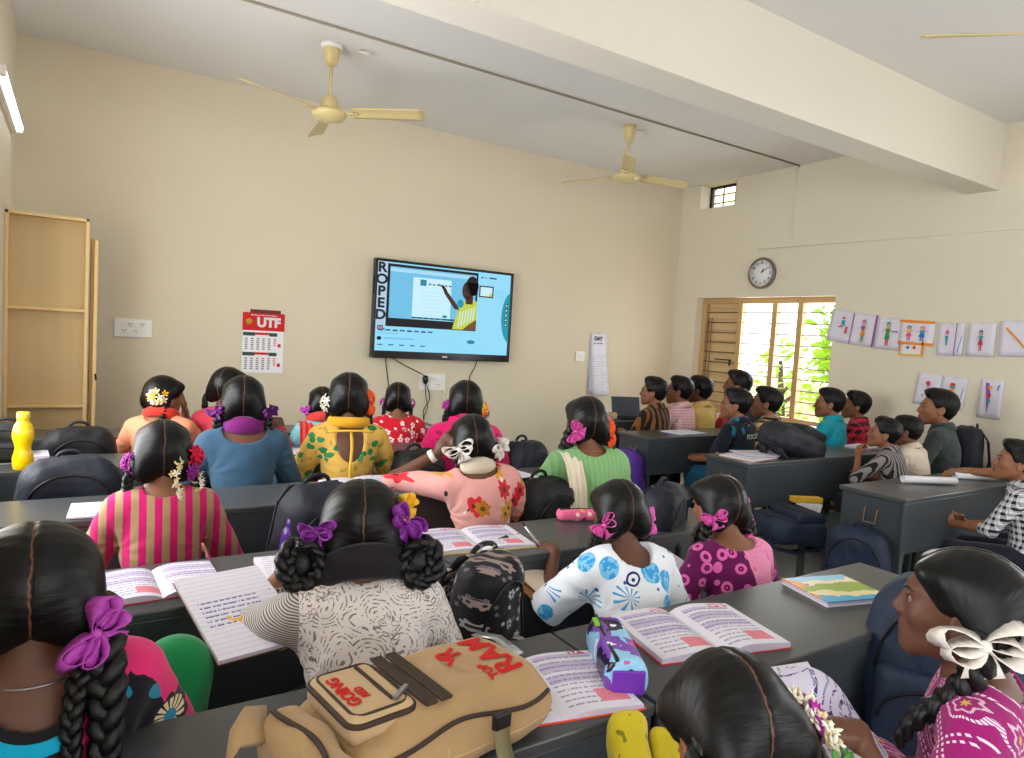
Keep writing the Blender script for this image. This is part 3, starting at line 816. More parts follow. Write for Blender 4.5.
BRAID = plain('braided_black_hair', (9, 8, 8), .36, .35, .2, 60, .3, 300)
def eye_mat():
    n = NT('eye', .08, .5)
    x, y, z = n.xyz()
    d = n.m('ADD', n.m('MULTIPLY', x, x), n.m('MULTIPLY', z, z))
    c = n.mix(n.lt(d, .0078 ** 2), (120, 108, 100), (24, 15, 11))
    n.color(n.mix(n.lt(d, .0026 ** 2), c, (6, 5, 5)))
    return n.mat
EYE = eye_mat()
GOLD = plain('gold_thread', (196, 150, 60), .3, .5, .05, metal=.8)

def head_sdf(Q, boy):
    d = s_ell(Q, (0, -.012, .022), (.072, .090, .078))
    d = smin(d, s_ell(Q, (0, .025, -.026), (.059, .060, .072)), .03)
    d = smin(d, s_ell(Q, (0, .066, -.058), (.026, .022, .026)), .02)
    for sx in (-1, 1):
        d = smin(d, s_cap(Q, (sx * .044, .008, -.052), (sx * .012, .062, -.088), .020, .015), .03)
    d = smin(d, s_ell(Q, (0, .066, -.092), (.019, .017, .015)), .016)
    d = smin(d, s_ell(Q, (0, .068, .022), (.046, .015, .011)), .016)
    for sx in (-1, 1):
        d = smin(d, s_ell(Q, (sx * .042, .052, -.024), (.018, .020, .018)), .02)
        d = smax(d, -s_ell(Q, (sx * .031, .093, .002), (.0165, .014, .0095)), .012)
    d = smin(d, s_cap(Q, (0, .081, .008), (0, .095, -.024), .0075, .0095), .014)
    d = smin(d, s_ell(Q, (0, .0965, -.028), (.0105, .0095, .0085)), .008)
    for sx in (-1, 1):
        d = smin(d, s_ell(Q, (sx * .0125, .088, -.0315), (.0085, .010, .007)), .007)
        d = smin(d, s_ell(Q, (sx * .030, .0835, .0095), (.015, .006, .005)), .006)
    d = smin(d, s_cap(Q, (-.016, .082, -.0575), (.016, .082, -.0575), .0062), .005)
    d = smin(d, s_ell(Q, (0, .0895, -.0565), (.010, .006, .0055)), .006)
    d = smin(d, s_cap(Q, (-.013, .083, -.0675), (.013, .083, -.0675), .0070), .004)
    d = smax(d, -s_cap(Q, (-.02, .093, -.0622), (.02, .093, -.0622), .0024), .004)
    for sx in (-1, 1):
        a = radians(12)
        R = np.array([[1, 0, 0], [0, cos(a), -sin(a)], [0, sin(a), cos(a)]], np.float32)
        e = s_ell(Q, (sx * .077, -.010, -.012), (.009, .019, .031), R)
        e = smax(e, -s_ell(Q, (sx * .086, -.007, -.009), (.007, .011, .020), R), .004)
        d = smin(d, e, .006)
    return d
def girl_hair_sdf(Q, bulk=1.0):
    w = .0004 * np.sin(np.arctan2(Q[:, 2] + .03, Q[:, 1] + .03) * 34 + 3 * np.abs(Q[:, 0]) * 40)
    d = s_ell(Q, (0, -.016, .018), (.083 * bulk, .100, .094))
    for sx in (-1, 1):
        d = smin(d, s_ell(Q, (sx * .052 * bulk, -.050, -.034), (.036, .044, .054)), .03)
        d = smin(d, s_ell(Q, (sx * .045, .035, .056), (.030, .040, .026)), .03)
    pl = Q[:, 1] * .736 - Q[:, 2] * .677 - .0185
    ear = s_ell(np.abs(Q) * v3(1, 0, 0) + Q * v3(0, 1, 1), (.088, .014, -.028), (.03, .030, .034))
    d = smax(d, pl, .012)
    d = smax(d, -ear, .010)
    d = smax(d, -.098 - Q[:, 2], .02)
    d = d + .0035 * np.exp(-(Q[:, 0] / .004) ** 2) * (Q[:, 2] > -.07) + w
    return d
def boy_hair_sdf(Q, seed):
    d = s_ell(Q, (0, -.016, .034), (.085, .103, .090))
    d = smin(d, s_ell(Q, (.010 * ((seed % 3) - 1), .036, .086), (.052, .044, .034)), .03)
    d = smin(d, s_ell(Q, (0, -.052, -.015), (.060, .046, .052)), .02)
    pl = Q[:, 1] * .86 - Q[:, 2] * .51 - .020 - .006 * np.sin(Q[:, 0] * 60 + seed)
    d = smax(d, pl, .008)
    ear = s_ell(np.abs(Q) * v3(1, 0, 0) + Q * v3(0, 1, 1), (.088, .012, -.026), (.030, .036, .036))
    d = smax(d, -ear, .006)
    d = smax(d, -.074 - Q[:, 2] + .2 * (Q[:, 1] + .06), .012)
    return d + .0022 * wob(Q, 120, seed) + .0030 * wob(Q, 55, seed + 1)

_hair_cache = {}
def hair_mesh(boy, seed, h):
    k = (boy, seed % 4 if boy else int(seed * 100), round(h, 4))
    if k not in _hair_cache:
        f = (lambda Q: boy_hair_sdf(Q, k[1])) if boy else (lambda Q: girl_hair_sdf(Q, seed))
        v, q = surface(f, (-.13, -.15, -.13), (.13, .14, .16), h)
        _hair_cache[k] = np_mesh('hair', v, q, HAIR_B if boy else HAIR_G)
    return _hair_cache[k]

def mat3(M): return np.array(M, np.float32)
def hand_sdf(P, W, d, nrm, side, curl, spread=.0):
    """five-fingered hand: W wrist, d finger direction, nrm out of the back of the hand, side=+1 thumb along d x nrm"""
    d = Vector(d).normalized(); nrm = Vector(nrm); nrm = (nrm - d * nrm.dot(d)).normalized()
    lat = d.cross(nrm) * side
    W = Vector(W)
    R = mat3(Matrix((lat, d, nrm)).transposed())
    q = s_box(P, W + d * .040, (.034, .040, .012), .011, R)
    q = smin(q, s_cap(P, W - d * .015, W + d * .02, .019, .021), .014)
    for i in range(4):
        o = lat * (.025 - .0167 * i)
        L = (.058, .066, .062, .048)[i]
        b = W + d * .074 + o - nrm * .001
        dd = (d + lat * (spread * (1.5 - i))).normalized()
        c1, c2 = curl * .75, curl * 1.7
        m = b + (dd * cos(c1) - nrm * sin(c1)) * L * .48
        e = m + (dd * cos(c2) - nrm * sin(c2)) * L * .52
        f = np.minimum(s_cap(P, b - d * .012, m, .0088, .0082), s_cap(P, m, e, .0082, .0066))
        q = smin(q, f, .004)
    tb = W + d * .018 + lat * .026
    tm = tb + (d * .6 + lat * .75 - nrm * .25).normalized() * .034
    te = tm + (d * .92 + lat * .25 - nrm * (.2 + .5 * curl)).normalized() * .028
    q = smin(q, np.minimum(s_cap(P, tb - lat * .012, tm, .0115, .0095), s_cap(P, tm, te, .0095, .0072)), .008)
    return q
def solve_arm(S, T, L1, L2, hint):
    S, T = Vector(S), Vector(T)
    v = T - S; D = v.length
    if D > (L1 + L2) * .985:
        v *= (L1 + L2) * .985 / D; T = S + v; D = v.length
    n = v / D
    a = (L1 * L1 - L2 * L2 + D * D) / (2 * D)
    h = sqrt(max(L1 * L1 - a * a, 1e-6))
    hp = Vector(hint); hp = (hp - n * hp.dot(n)).normalized()
    return S + n * a + hp * h, T

def flower_cluster(mb, c, n, r, cnt, pet, seed, kind='petal', cols=1):
    R = random.Random(seed)
    B = frame(n)
    for i in range(cnt):
        a = R.uniform(0, 6.28); q = r * sqrt(R.random())
        p = Vector(c) + B @ Vector((cos(a) * q, sin(a) * q, (1 - (q / r) ** 2) * r * .55))
        dn = (B @ Vector((cos(a) * q / r, sin(a) * q / r, .9))).normalized()
        F = frame(dn, (R.uniform(-1, 1), R.uniform(-1, 1), 1))
        mb.cur = R.randrange(cols)
        if kind == 'ruffle':
            for k in range(5):
                b = k * 1.257 + R.random()
                mb.ball(p + F @ Vector((cos(b), sin(b), .35)) * pet * .6, (pet * .62, pet * .40, pet * .30), 6, F @ Matrix.Rotation(b, 3, 'Z'))
        else:
            for k in range(5):
                b = k * 1.257
                Q = F @ Matrix.Rotation(b, 3, 'Z')
                mb.ball(p + Q @ Vector((pet * .62, 0, pet * .22)), (pet * .58, pet * .30, pet * .13), 6, Q @ Matrix.Rotation(-.45, 3, 'Y'))
            mb.ball(p + dn * pet * .22, pet * .2, 6)
    mb.cur = 0
def bow(mb, c, n, u, size, seed=0, fill=True):
    """ribbon bow: two open loops, two tails and a knot; n outward, u along the loops"""
    n = Vector(n).normalized(); u = Vector(u); u = (u - n * u.dot(n)).normalized(); v = n.cross(u)
    R = random.Random(seed)
    c = Vector(c) + n * size * (.22 if fill else .08)
    for s in (-1, 1):
        for lay in range(2):
            L = size * (1 - .18 * lay) * R.uniform(.92, 1.08); tilt = R.uniform(.15, .45) * (1 if lay == 0 else -1)
            w = size * .34
            uu = (u * s * cos(tilt) + v * sin(tilt)); vv = n.cross(uu)
            pts, wd = [], []
            for k in range(15):
                a = 2 * pi * k / 14
                x = L * (1 - cos(a)) / 2; y = w * sin(a) * (.55 + .45 * (x / L))
                pts.append(c + uu * x + vv * y + n * (.25 * size * sin(pi * x / L) * .6))
                wd.append((n * .8 + vv * .35 * cos(a)) * (.22 + .30 * x / L) * size)
            mb.strip(pts, wd)
            B_ = Matrix((uu, vv, n)).transposed() @ Matrix.Rotation(.25 * s, 3, 'X')
            mb.ball(c + uu * L * .60 + n * .10 * size, (L * .40, w * .62, w * .22), 10, B_) if fill else None
        t = [c + (u * s * .3 - v) * (size * .2 * k) + n * (.02 * size * sin(k * 1.3)) for k in range(5)]
        mb.strip(t, [(u + n * .3 * sin(k)) * size * (.09 + .045 * k) for k in range(5)])
    mb.ball(c + n * .1 * size, (size * .15,) * 3, 8)
def braid(mb, path, r, seed=0, n=6):
    """three interwoven strands along a path"""
    P = [Vector(p) for p in path]
    out = []
    for i in range(len(P) - 1):
        p0, p1, p2, p3 = P[max(i - 1, 0)], P[i], P[i + 1], P[min(i + 2, len(P) - 1)]
        for k in range(10):
            t = k / 10
            out.append(.5 * ((2 * p1) + (p2 - p0) * t + (2 * p0 - 5 * p1 + 4 * p2 - p3) * t * t + (-p0 + 3 * p1 - 3 * p2 + p3) * t ** 3))
    out.append(P[-1])
    L = [0]
    for a, b in zip(out, out[1:]): L.append(L[-1] + (b - a).length)
    tot = L[-1]
    N = max(12, int(tot / (r * .32)))
    C, T = [], []
    j = 0
    for i in range(N + 1):
        s = tot * i / N
        while j < len(L) - 2 and L[j + 1] < s: j += 1
        t = (s - L[j]) / max(L[j + 1] - L[j], 1e-6)
        C.append(out[j].lerp(out[j + 1], min(1, t))); T.append((out[j + 1] - out[j]).normalized())
    up = None
    fr = []
    for t in T:
        up = Vector((0, 1, 0)) if up is None and abs(t.y) < .9 else (Vector((1, 0, 0)) if up is None else up)
        up = (up - t * up.dot(t)).normalized(); fr.append((up, t.cross(up)))
    for k in range(3):
        pts, rad = [], []
        for i, (c, (a, b)) in enumerate(zip(C, fr)):
            s = tot * i / N
            ph = s / (r * 3.6) * 2 * pi + k * 2 * pi / 3
            tp = 1 - .45 * max(0, (s / tot - .3) / .7)
            pts.append(c + b * (r * .62 * tp * sin(ph)) + a * (r * .34 * tp * sin(2 * ph)))
            rad.append(r * .60 * tp)
        mb.tube(pts, rad, n)

SEAT = .44
def person(label, H, yaw, girl=True, lean=.12, side=0.0, head=(0, 0, 0), top=None, trouser=None, sleeve=1.0, skin=0, neck=(.060, .05, .045, 0), hs=1.0,
           arms=None, hair_bulk=1.0, deco=None, scarf=None, scarf_mat=None, collar=None, res=.006, loose=.0, seat=SEAT, kurta=True, seed=1, extra=None, knees=None, wide=1.0, neckl=None, s=None):
    """a seated pupil whose head centre is at H (world); yaw/head angles in degrees, yaw clockwise seen from above"""
    L1 = .36
    nb = Vector((sin(side) * L1, sin(lean) * L1, .10 + cos(lean) * L1))          # base of the neck, unit figure, above the seat
    hy, hp, hr = [radians(a) for a in head]
    tl = lean * .45
    nl = neckl or (.122 if girl else .135)
    hc = nb + Vector((sin(side) * nl * .9, .035 + sin(tl) * nl, nl * cos(tl)))
    sc = s or (H[2] - seat) / hc.z
    if s: seat = H[2] - hc.z * s
    A = Matrix.Rotation(-radians(yaw), 3, 'Z')
    off = A @ Vector((hc.x, hc.y, 0)) * sc
    root = thing('person', label, 'person', (H[0] - off.x, H[1] - off.y, 0), (0, 0, -radians(yaw)), 'girls seated in the left rows' if girl else 'boys seated in the right rows', sc)
    z0 = seat / sc
    up = Vector((0, 0, z0))
    nb, hc = nb + up, hc + up
    pel = Vector((0, 0, .09)) + up
    che = pel.lerp(nb, .66)
    RH = Matrix.Rotation(-hy, 3, 'Z') @ Matrix.Rotation(hp, 3, 'X') @ Matrix.Rotation(hr, 3, 'Y')
    RHn = mat3(RH); hcn = v3(*hc)
    T = Matrix.Rotation(-lean, 3, 'X') @ Matrix.Rotation(side, 3, 'Y')
    TR = mat3(T)
    wide = wide * (.9 if girl else 1)
    sh = .142 * wide
    S = {sd: nb + T @ Vector((sd * sh, .004, -.045)) for sd in (-1, 1)}
    # arms
    zd = .75 / sc
    arms = arms or {}
    AR = {}
    for sd in (-1, 1):
        a = arms.get('L' if sd < 0 else 'R', {})
        if 'w' in a:    # world target
            v = Vector(a['w']) - root.location
            Tt = (A.transposed() @ v) / sc
        else:
            Tt = Vector(a.get('t', (sd * .12, .27 + sin(lean) * .12, min(zd + .03, S[sd].z - .17))))
        E, Wp = solve_arm(S[sd], Tt, .235, .205, a.get('hint', (sd * .7, -.5, -.9)))
        fd = Vector(a['d']) if 'd' in a else (Wp - E)
        AR[sd] = (S[sd], E, Wp, fd, Vector(a.get('n', (0, 0, 1))), a.get('curl', .35), a.get('thumb', 1 if sd > 0 else 1))
    # legs
    kn = {}
    for sd in (-1, 1):
        hip = pel + Vector((sd * .072, .01, -.035))
        k = Vector((sd * .10, .335, z0 + .035)) if not (knees and sd in knees) else (A.transposed() @ (Vector(knees[sd]) - root.location)) / sc
        k = hip + (k - hip).normalized() * (min((k - hip).length, .47) if knees and sd in knees else .34)
        an = Vector((k.x, k.y - .02, .07))
        kn[sd] = (hip, k, an)

    def torso(P, g=0.0):
        d = s_ell(P, pel + Vector((0, -.005, -.01)), (.135 + g, .10 + g, .095 + g))
        d = smin(d, s_ell(P, pel.lerp(nb, .38), (.108 * wide + g, .082 + g, .13 + g), TR), .06)
        d = smin(d, s_ell(P, che + T @ Vector((0, .0, .01)), (.128 * wide + g, .088 + g, .115 + g), TR), .05)
        d = smin(d, s_cap(P, S[-1] + T @ Vector((.03, 0, 0)), S[1] - T @ Vector((.03, 0, 0)), .048 + g), .05)
        d = smin(d, s_cap(P, nb + T @ Vector((-.07, -.005, -.022)), nb + T @ Vector((.07, -.005, -.022)), .032 + g), .04)
        return d
    def body(P):
        Q = (P - hcn) @ RHn / hs
        d = head_sdf(Q, not girl) * hs
        nk = s_cap(P, nb + T @ Vector((0, .0, -.05)), hc + RH @ Vector((0, -.022, -.05)) * hs, .049, .044 if girl else .046)
        d = smin(d, nk, .022)
        d = smin(d, torso(P), .035)
        for sd in (-1, 1):
            s_, e_, w_, fd, nr, cu, th = AR[sd]
            a = smin(s_cap(P, s_, e_, .038, .030), s_cap(P, e_, w_, .031, .0205), .012)
            fdv = Vector(fd).normalized()
            a = smin(a, hand_sdf(P, w_ + fdv * .01, fdv, nr, sd * -th, cu), .012)
            d = smin(d, a, .012)
            hip, k, an = kn[sd]
            d = smin(d, np.minimum(s_cap(P, k, an, .045, .03), s_cap(P, an + Vector((0, -.02, -.035)), an + Vector((0, .13, -.045)), .028, .02)), .015)
        return d
    allp = [hc] + [p for sd in (-1, 1) for p in (AR[sd][0], AR[sd][1], AR[sd][2] + Vector(AR[sd][3]).normalized() * .18)] + [p for sd in (-1, 1) for p in kn[sd]] + [pel]
    lo = np.min([list(p) for p in allp], 0) - .20; hi = np.max([list(p) for p in allp], 0) + .20
    lo[2] = max(lo[2], -.02)
    v, q = surface(body, lo, hi, res)
    Q = (v - hcn) @ RHn / hs
    lip = np.clip(1 - np.maximum(np.abs(Q[:, 0]) / .021, np.maximum(np.abs(Q[:, 2] + .062) / .0125, (.074 - Q[:, 1]) / .012)) ** 2, 0, 1)
    bo = obj('body', np_mesh('body', v, q, SKIN[skin], {'lip': np.sqrt(lip)}), root)

    # clothes
    def topf(P):
        d = torso(P, .008 + loose)
        if kurta:
            for sd in (-1, 1):
                d = smin(d, s_cap(P, kn[sd][0], kn[sd][0].lerp(kn[sd][1], .6), .085, .078), .05)
        for sd in (-1, 1):
            s_, e_, w_ = AR[sd][:3]
            if sleeve <= .5:
                a = s_cap(P, s_, s_.lerp(e_, sleeve * 2), .050 + loose, .048 + loose * 1.6)
                n_ = (e_ - s_).normalized(); pl = (P - v3(*s_.lerp(e_, sleeve * 2))) @ v3(*n_)
            else:
                m = e_.lerp(w_, sleeve * 2 - 1)
                n_ = (w_ - e_).normalized(); pl = (P - v3(*m)) @ v3(*n_)
                a = smin(s_cap(P, s_, e_, .050 + loose, .043 + loose), smax(s_cap(P, e_, m, .043 + loose, .034 + loose * .8), pl, .006), .015)
            a = smax(a, pl, .006) if sleeve <= .5 else a
            d = smin(d, a, .022)
        for sd in (-1, 1):     # folds radiating from the armpits
            s_ = S[sd]
            r = np.linalg.norm(P - v3(*(s_ + Vector((-sd * .02, 0, -.10)))), axis=1)
            an = np.arctan2(P[:, 2] - s_.z + .1, (P[:, 0] - s_.x) * sd)
            d = d + .0032 * np.sin(an * 9 + r * 30) * np.exp(-(r / .11) ** 2)
        d = d + .0035 * wob(P * v3(1, 1, 1.8), 22, seed) + .0016 * wob(P, 60, seed + 2)
        rx, ry, rz, dy = neck
        cut = s_ell(P, nb + T @ Vector((0, dy - .004, .012)), (rx, ry, rz), TR)
        d = smax(d, -cut, .004)
        topf.cut = cut
        d = smax(d, (P - v3(*(nb + T @ Vector((0, 0, .034))))) @ TR[:, 2], .004)
        return d
    v, q = surface(topf, lo, hi, res * 1.15)
    topf(v)
    cl = obj('kurta' if girl else 'shirt', np_mesh('clothing', v, q, top, {'hem': topf.cut}), root)
    def trou(P):
        d = s_ell(P, pel + Vector((0, -.005, -.025)), (.132, .102, .085))
        for sd in (-1, 1):
            hip, k, an = kn[sd]
            d = smin(d, smin(s_cap(P, hip, k, .082, .064), s_cap(P, k, k.lerp(an, .88), .064, .058), .03), .03)
        return d + .003 * wob(P, 30, seed + 3)
    v, q = surface(trou, lo, hi, max(res * 1.3, .009))
    obj('trousers', np_mesh('trousers', v, q, trouser or M['trouser']), root)

    # hair, eyes, brows
    HM = Matrix.Translation(hc) @ RH.to_4x4() @ Matrix.Scale(hs, 4)
    hair = obj('hair', hair_mesh(not girl, seed if not girl else hair_bulk, min(res, .0045) if res < .0055 else res * .9), root)
    hair.matrix_local = HM
    for sx in (-1, 1):
        e = MB().ball((0, 0, 0), .0112, 14).build('eye', EYE, root)
        e.matrix_local = HM @ Matrix.Translation((sx * .0292, .0705, .001))
    b = MB()
    for sx in (-1, 1):
        b.tube([(sx * (.014 + .034 * k / 5), .0895 - .018 * (k / 5) ** 2 - .002, .0165 + .005 * sin(pi * k / 5 * .8)) for k in range(6)], [.002, .003, .003, .0028, .002, .001], 6)
    b = b.build('eyebrows', BRAID, root); b.matrix_local = HM
    HI = HM.inverted()
    if scarf:
        # cloth ring round the neck with folds
        rx, ry, hz, tilt = scarf
        m = MB()
        def fn(u, w):
            a = u * 2 * pi; t = w * 2 * pi
            f = 1 + .07 * sin(5 * t + 3 * a) + .05 * sin(11 * t + a)
            rr = .018 * f
            c = T @ Vector(((rx + rr * cos(t)) * cos(a), (ry + rr * cos(t)) * sin(a), .025 + hz * f * sin(t) + tilt * sin(a)))
            return nb + c
        m.grid(fn, 44, 18)
        m.build('scarf', scarf_mat, root)
    if collar:
        m = MB()
        prof = [(.053, .020, 0), (.055, .052, 0), (.060, .056, 0), (.070, .045, 0), (.084, .012, 0)]
        rows = []
        for k in range(33):
            a = pi / 2 + .30 + (2 * pi - .60) * k / 32
            fr_ = abs(k - 16) / 16
            rows.append([nb + T @ Vector((r * 1.08 * cos(a), (r * .98) * sin(a) + .002, z - .006 - .032 * fr_ ** 2 * (1 if r > .06 else .7))) for r, z, _ in prof])
        V = [p for r in rows for p in r]; n = len(prof)
        m.add(V, [(i * n + j, (i + 1) * n + j, (i + 1) * n + j + 1, i * n + j + 1) for i in range(32) for j in range(n - 1)], True)
        m.build('collar', collar, root, solid=.003)
    # hair dressing: list of (kind, side, params)
    def hl(p): return HI @ Vector(p)          # person space to head space
    for i, dq in enumerate(deco or []):
        kind, sd = dq[0], dq[1]
        g = Vector((sd * .082 * hair_bulk, -.045, -.042))
        if kind == 'bow':
            mat, size = dq[2], dq[3]
            pos = Vector(dq[4]) if len(dq) > 4 else g + Vector((sd * .010, -.006, 0))
            nn = Vector(dq[5]) if len(dq) > 5 else Vector((sd * .75, -.66, .1))
            uu = Vector(dq[6]) if len(dq) > 6 else Vector((.66, .75 * sd, .25))
            m = MB(); bow(m, pos, nn, uu, size, seed * 7 + i, mat is not RB['white'])
            m.build('hair_ribbon', mat, hair, solid=.0012)
        elif kind == 'cluster':
            mats, r, cnt, pet, sty = dq[2:7]
            pos = Vector(dq[7]) if len(dq) > 7 else g + Vector((sd * .008, -.004, .02))
            nn = Vector(dq[8]) if len(dq) > 8 else Vector((sd * .8, -.6, .15))
            m = MB(); flower_cluster(m, pos, nn, r, cnt, pet, seed * 5 + i, sty, len(mats))
            m.build('flowers', mats, hair)
        elif kind == 'garland':
            mats, pts, pet, per = dq[2:6]
            m = MB(); R = random.Random(seed + i)
            for a, b_ in zip(pts, pts[1:]):
                a, b_ = Vector(a), Vector(b_)
                for k in range(per):
                    p = a.lerp(b_, (k + .5) / per) + Vector((R.gauss(0, 1), R.gauss(0, 1), R.gauss(0, 1))) * pet * .45
                    flower_cluster(m, p, Vector((sd * .8, -.6, R.uniform(-.3, .8))), pet * .5, 1, pet, R.randrange(9999), 'petal', len(mats))
            m.build('flowers', mats, hair)
        elif kind == 'braid':           # hangs down in person space; points relative to the gather point
            r, pts = dq[2], dq[3]
            gp = HM @ g
            path = [g + Vector((-sd * .02, .01, .02)), g] + [hl(gp + Vector((sd * p[0], p[1], p[2]))) for p in pts]
            m = MB(); braid(m, path, r, seed + i, 7 if res < .006 else 5)
            if len(dq) > 4:
                pass
            m.build('braid', BRAID, hair)
        elif kind == 'loop':            # braid folded up on itself beside the neck
            r, ln = dq[2], dq[3]
            gp = HM @ g
            path = [g + Vector((-sd * .015, .01, .015)), g] + [hl(gp + Vector((sd * .014, -.008, -ln * .45))), hl(gp + Vector((sd * .012, -.004, -ln))), hl(gp + Vector((sd * .020, .030, -ln * 1.04))), hl(gp + Vector((sd * .016, .034, -ln * .5))), hl(gp + Vector((sd * .006, .02, -.02)))]
            m = MB(); braid(m, path, r, seed + i, 7 if res < .006 else 5)
            m.build('braid', BRAID, hair)
        elif kind == 'bun':             # braid wound into a hanging loop bun
            r, big = dq[2], dq[3]
            c = g + Vector((sd * big * .55, -.012, -big * .55))
            path = [g] + [c + Vector((sd * cos(a) * -big * .62, -.006 * k, sin(a) * big * .72)) for k, a in enumerate(np.linspace(2.2, 2.2 + 6.0, 9))]
            m = MB(); braid(m, path, r, seed + i, 8)
            m.ball(c, (big * .5, big * .36, big * .62), 12)
            m.build('braided_bun', BRAID, hair)
    if extra: extra(root, dict(nb=nb, T=T, hc=hc, RH=RH, S=S, AR=AR, sc=sc, A=A, pel=pel, che=che, kn=kn, HM=HM, hair=hair))
    return root
# ================================================================== fabrics
def fab(name, fn, rough=.8, weave=900):
    n = NT(name, rough, .2)
    n.color(fn(n))
    n.b.inputs['Sheen Weight'].default_value = .15
    f = n.noise(26, 3)
    w = n.noise(weave, 1)
    n.bump(n.m('ADD', n.m('MULTIPLY', f, 1.0), n.m('MULTIPLY', w, .08)), .35, .012)
    return n.mat
def f_plain(c): return lambda n: vary(n, c, .10, 14)
def f_stripe(c1, c2, per, duty, ax=0, wobble=.004):
    def fn(n):
        p = n.xyz()
        v = n.m('ADD', p[ax], n.m('MULTIPLY', n.noise(6, 1), wobble))
        return n.mix(n.lt(n.m('FRACT', n.m('MULTIPLY', v, 1 / per)), duty), c1, c2)
    return fn
def f_plaid(base, c2, c3, per, line=.5):
    def fn(n):
        x, y, z = n.xyz()
        x = n.m('ADD', x, n.m('MULTIPLY', y, .8))
        a = n.lt(n.m('FRACT', n.m('MULTIPLY', x, 1 / per)), line); b = n.lt(n.m('FRACT', n.m('MULTIPLY', z, 1 / per)), line)
        c = n.mix(n.m('MULTIPLY', n.m('ADD', a, b), .5), base, c2)
        t = n.m('MAXIMUM', n.lt(n.m('FRACT', n.m('MULTIPLY', n.m('ADD', x, per * .25), 1 / per)), .07), n.lt(n.m('FRACT', n.m('MULTIPLY', n.m('ADD', z, per * .25), 1 / per)), .07))
        return n.mix(n.m('MULTIPLY', t, .8), c, c3)
    return fn
def petals(n, v, lob, amp):
    """flower outline: distance in the cell times a lobed factor"""
    d = n.node('VectorMath', operation='SUBTRACT'); n.set(d.inputs[0], n.scale(n.P, v[1])); n.set(d.inputs[1], v[0].outputs['Position'])
    return d
def f_flower(base, layers):
    """layers: (scale, keep fraction, size, petals, [colours], centre colour)"""
    def fn(n):
        c = base if not callable(base) else base(n)
        for sc, keep, size, lob, cols, cen in layers:
            ux, uy, uz = n.xyz()
            vv = n.vec(n.m('ADD', ux, n.m('MULTIPLY', uy, .6)), uz, 0.0)
            v = n.vor(sc, vv, rand=.8, dim='2D')
            # local offset inside the cell
            sx = n.node('SeparateXYZ', {0: v.outputs['Color']})
            q = n.node('VectorMath', operation='SUBTRACT'); n.set(q.inputs[0], vv); n.set(q.inputs[1], v.outputs['Position'])
            qx, qy, qz = n.xyz(q.outputs[0])
            ang = n.m('ARCTAN2', qy, qx)
            r = n.m('ADD', n.m('MULTIPLY', n.m('SINE', n.m('MULTIPLY', ang, lob)), .22), 1.0)
            d = n.m('DIVIDE', v.outputs['Distance'], r)
            k = n.m('MULTIPLY', n.lt(d, size), n.lt(sx.outputs[0], keep))
            col = cols[0]
            for i, cc in enumerate(cols[1:]): col = n.mix(n.gt(sx.outputs[1], (i + 1) / len(cols)), col, cc)
            c = n.mix(k, c, col)
            if cen: c = n.mix(n.m('MULTIPLY', n.lt(v.outputs['Distance'], size * .34), n.lt(sx.outputs[0], keep)), c, cen)
        return c
    return fn
def f_rings(base, ring, sc, r0, r1):
    def fn(n):
        nv = n.addv(n.P, n.scale(n.noise(9, 1, col=True), .02))
        v = n.vor(sc, nv, rand=.45)
        d = v.outputs['Distance']
        k = n.m('MAXIMUM', n.band(d, r0, r1), n.lt(d, r0 * .35))
        return n.mix(k, base, ring)
    return fn
def f_paisley(n):
    nv = n.addv(n.P, n.scale(n.noise(7, 2, col=True), .09))
    v = n.vor(13, nv, rand=.9)
    k = n.band(n.m('SINE', n.m('MULTIPLY', v.outputs['Distance'], 64)), .55, 2)
    br = n.lt(n.noise(90, 2), .50)
    k = n.m('MULTIPLY', k, br)
    v2 = n.vor(70, n.addv(n.P, n.scale(n.noise(20, 1, col=True), .03)), rand=.9)
    k = n.m('MAXIMUM', k, n.m('MULTIPLY', n.band(v2.outputs['Distance'], .36, .46), n.gt(n.noise(12, 1), .52)))
    body = n.mix(k, (222, 212, 206), (128, 118, 114))
    x, y, z = n.xyz()
    c = n.m('SQRT', n.m('ADD', n.m('MULTIPLY', n.m('ADD', y, -.1), n.m('ADD', y, -.1)), n.m('MULTIPLY', n.m('ADD', z, -.95), n.m('ADD', z, -.95))))
    st = n.gt(n.m('SINE', n.m('MULTIPLY', n.m('ADD', c, n.m('MULTIPLY', n.noise(7, 2), .04)), 1150)), 0)
    slv = n.mix(st, (196, 188, 180), (96, 88, 84))
    return n.mix(n.lt(x, -.145), body, slv)
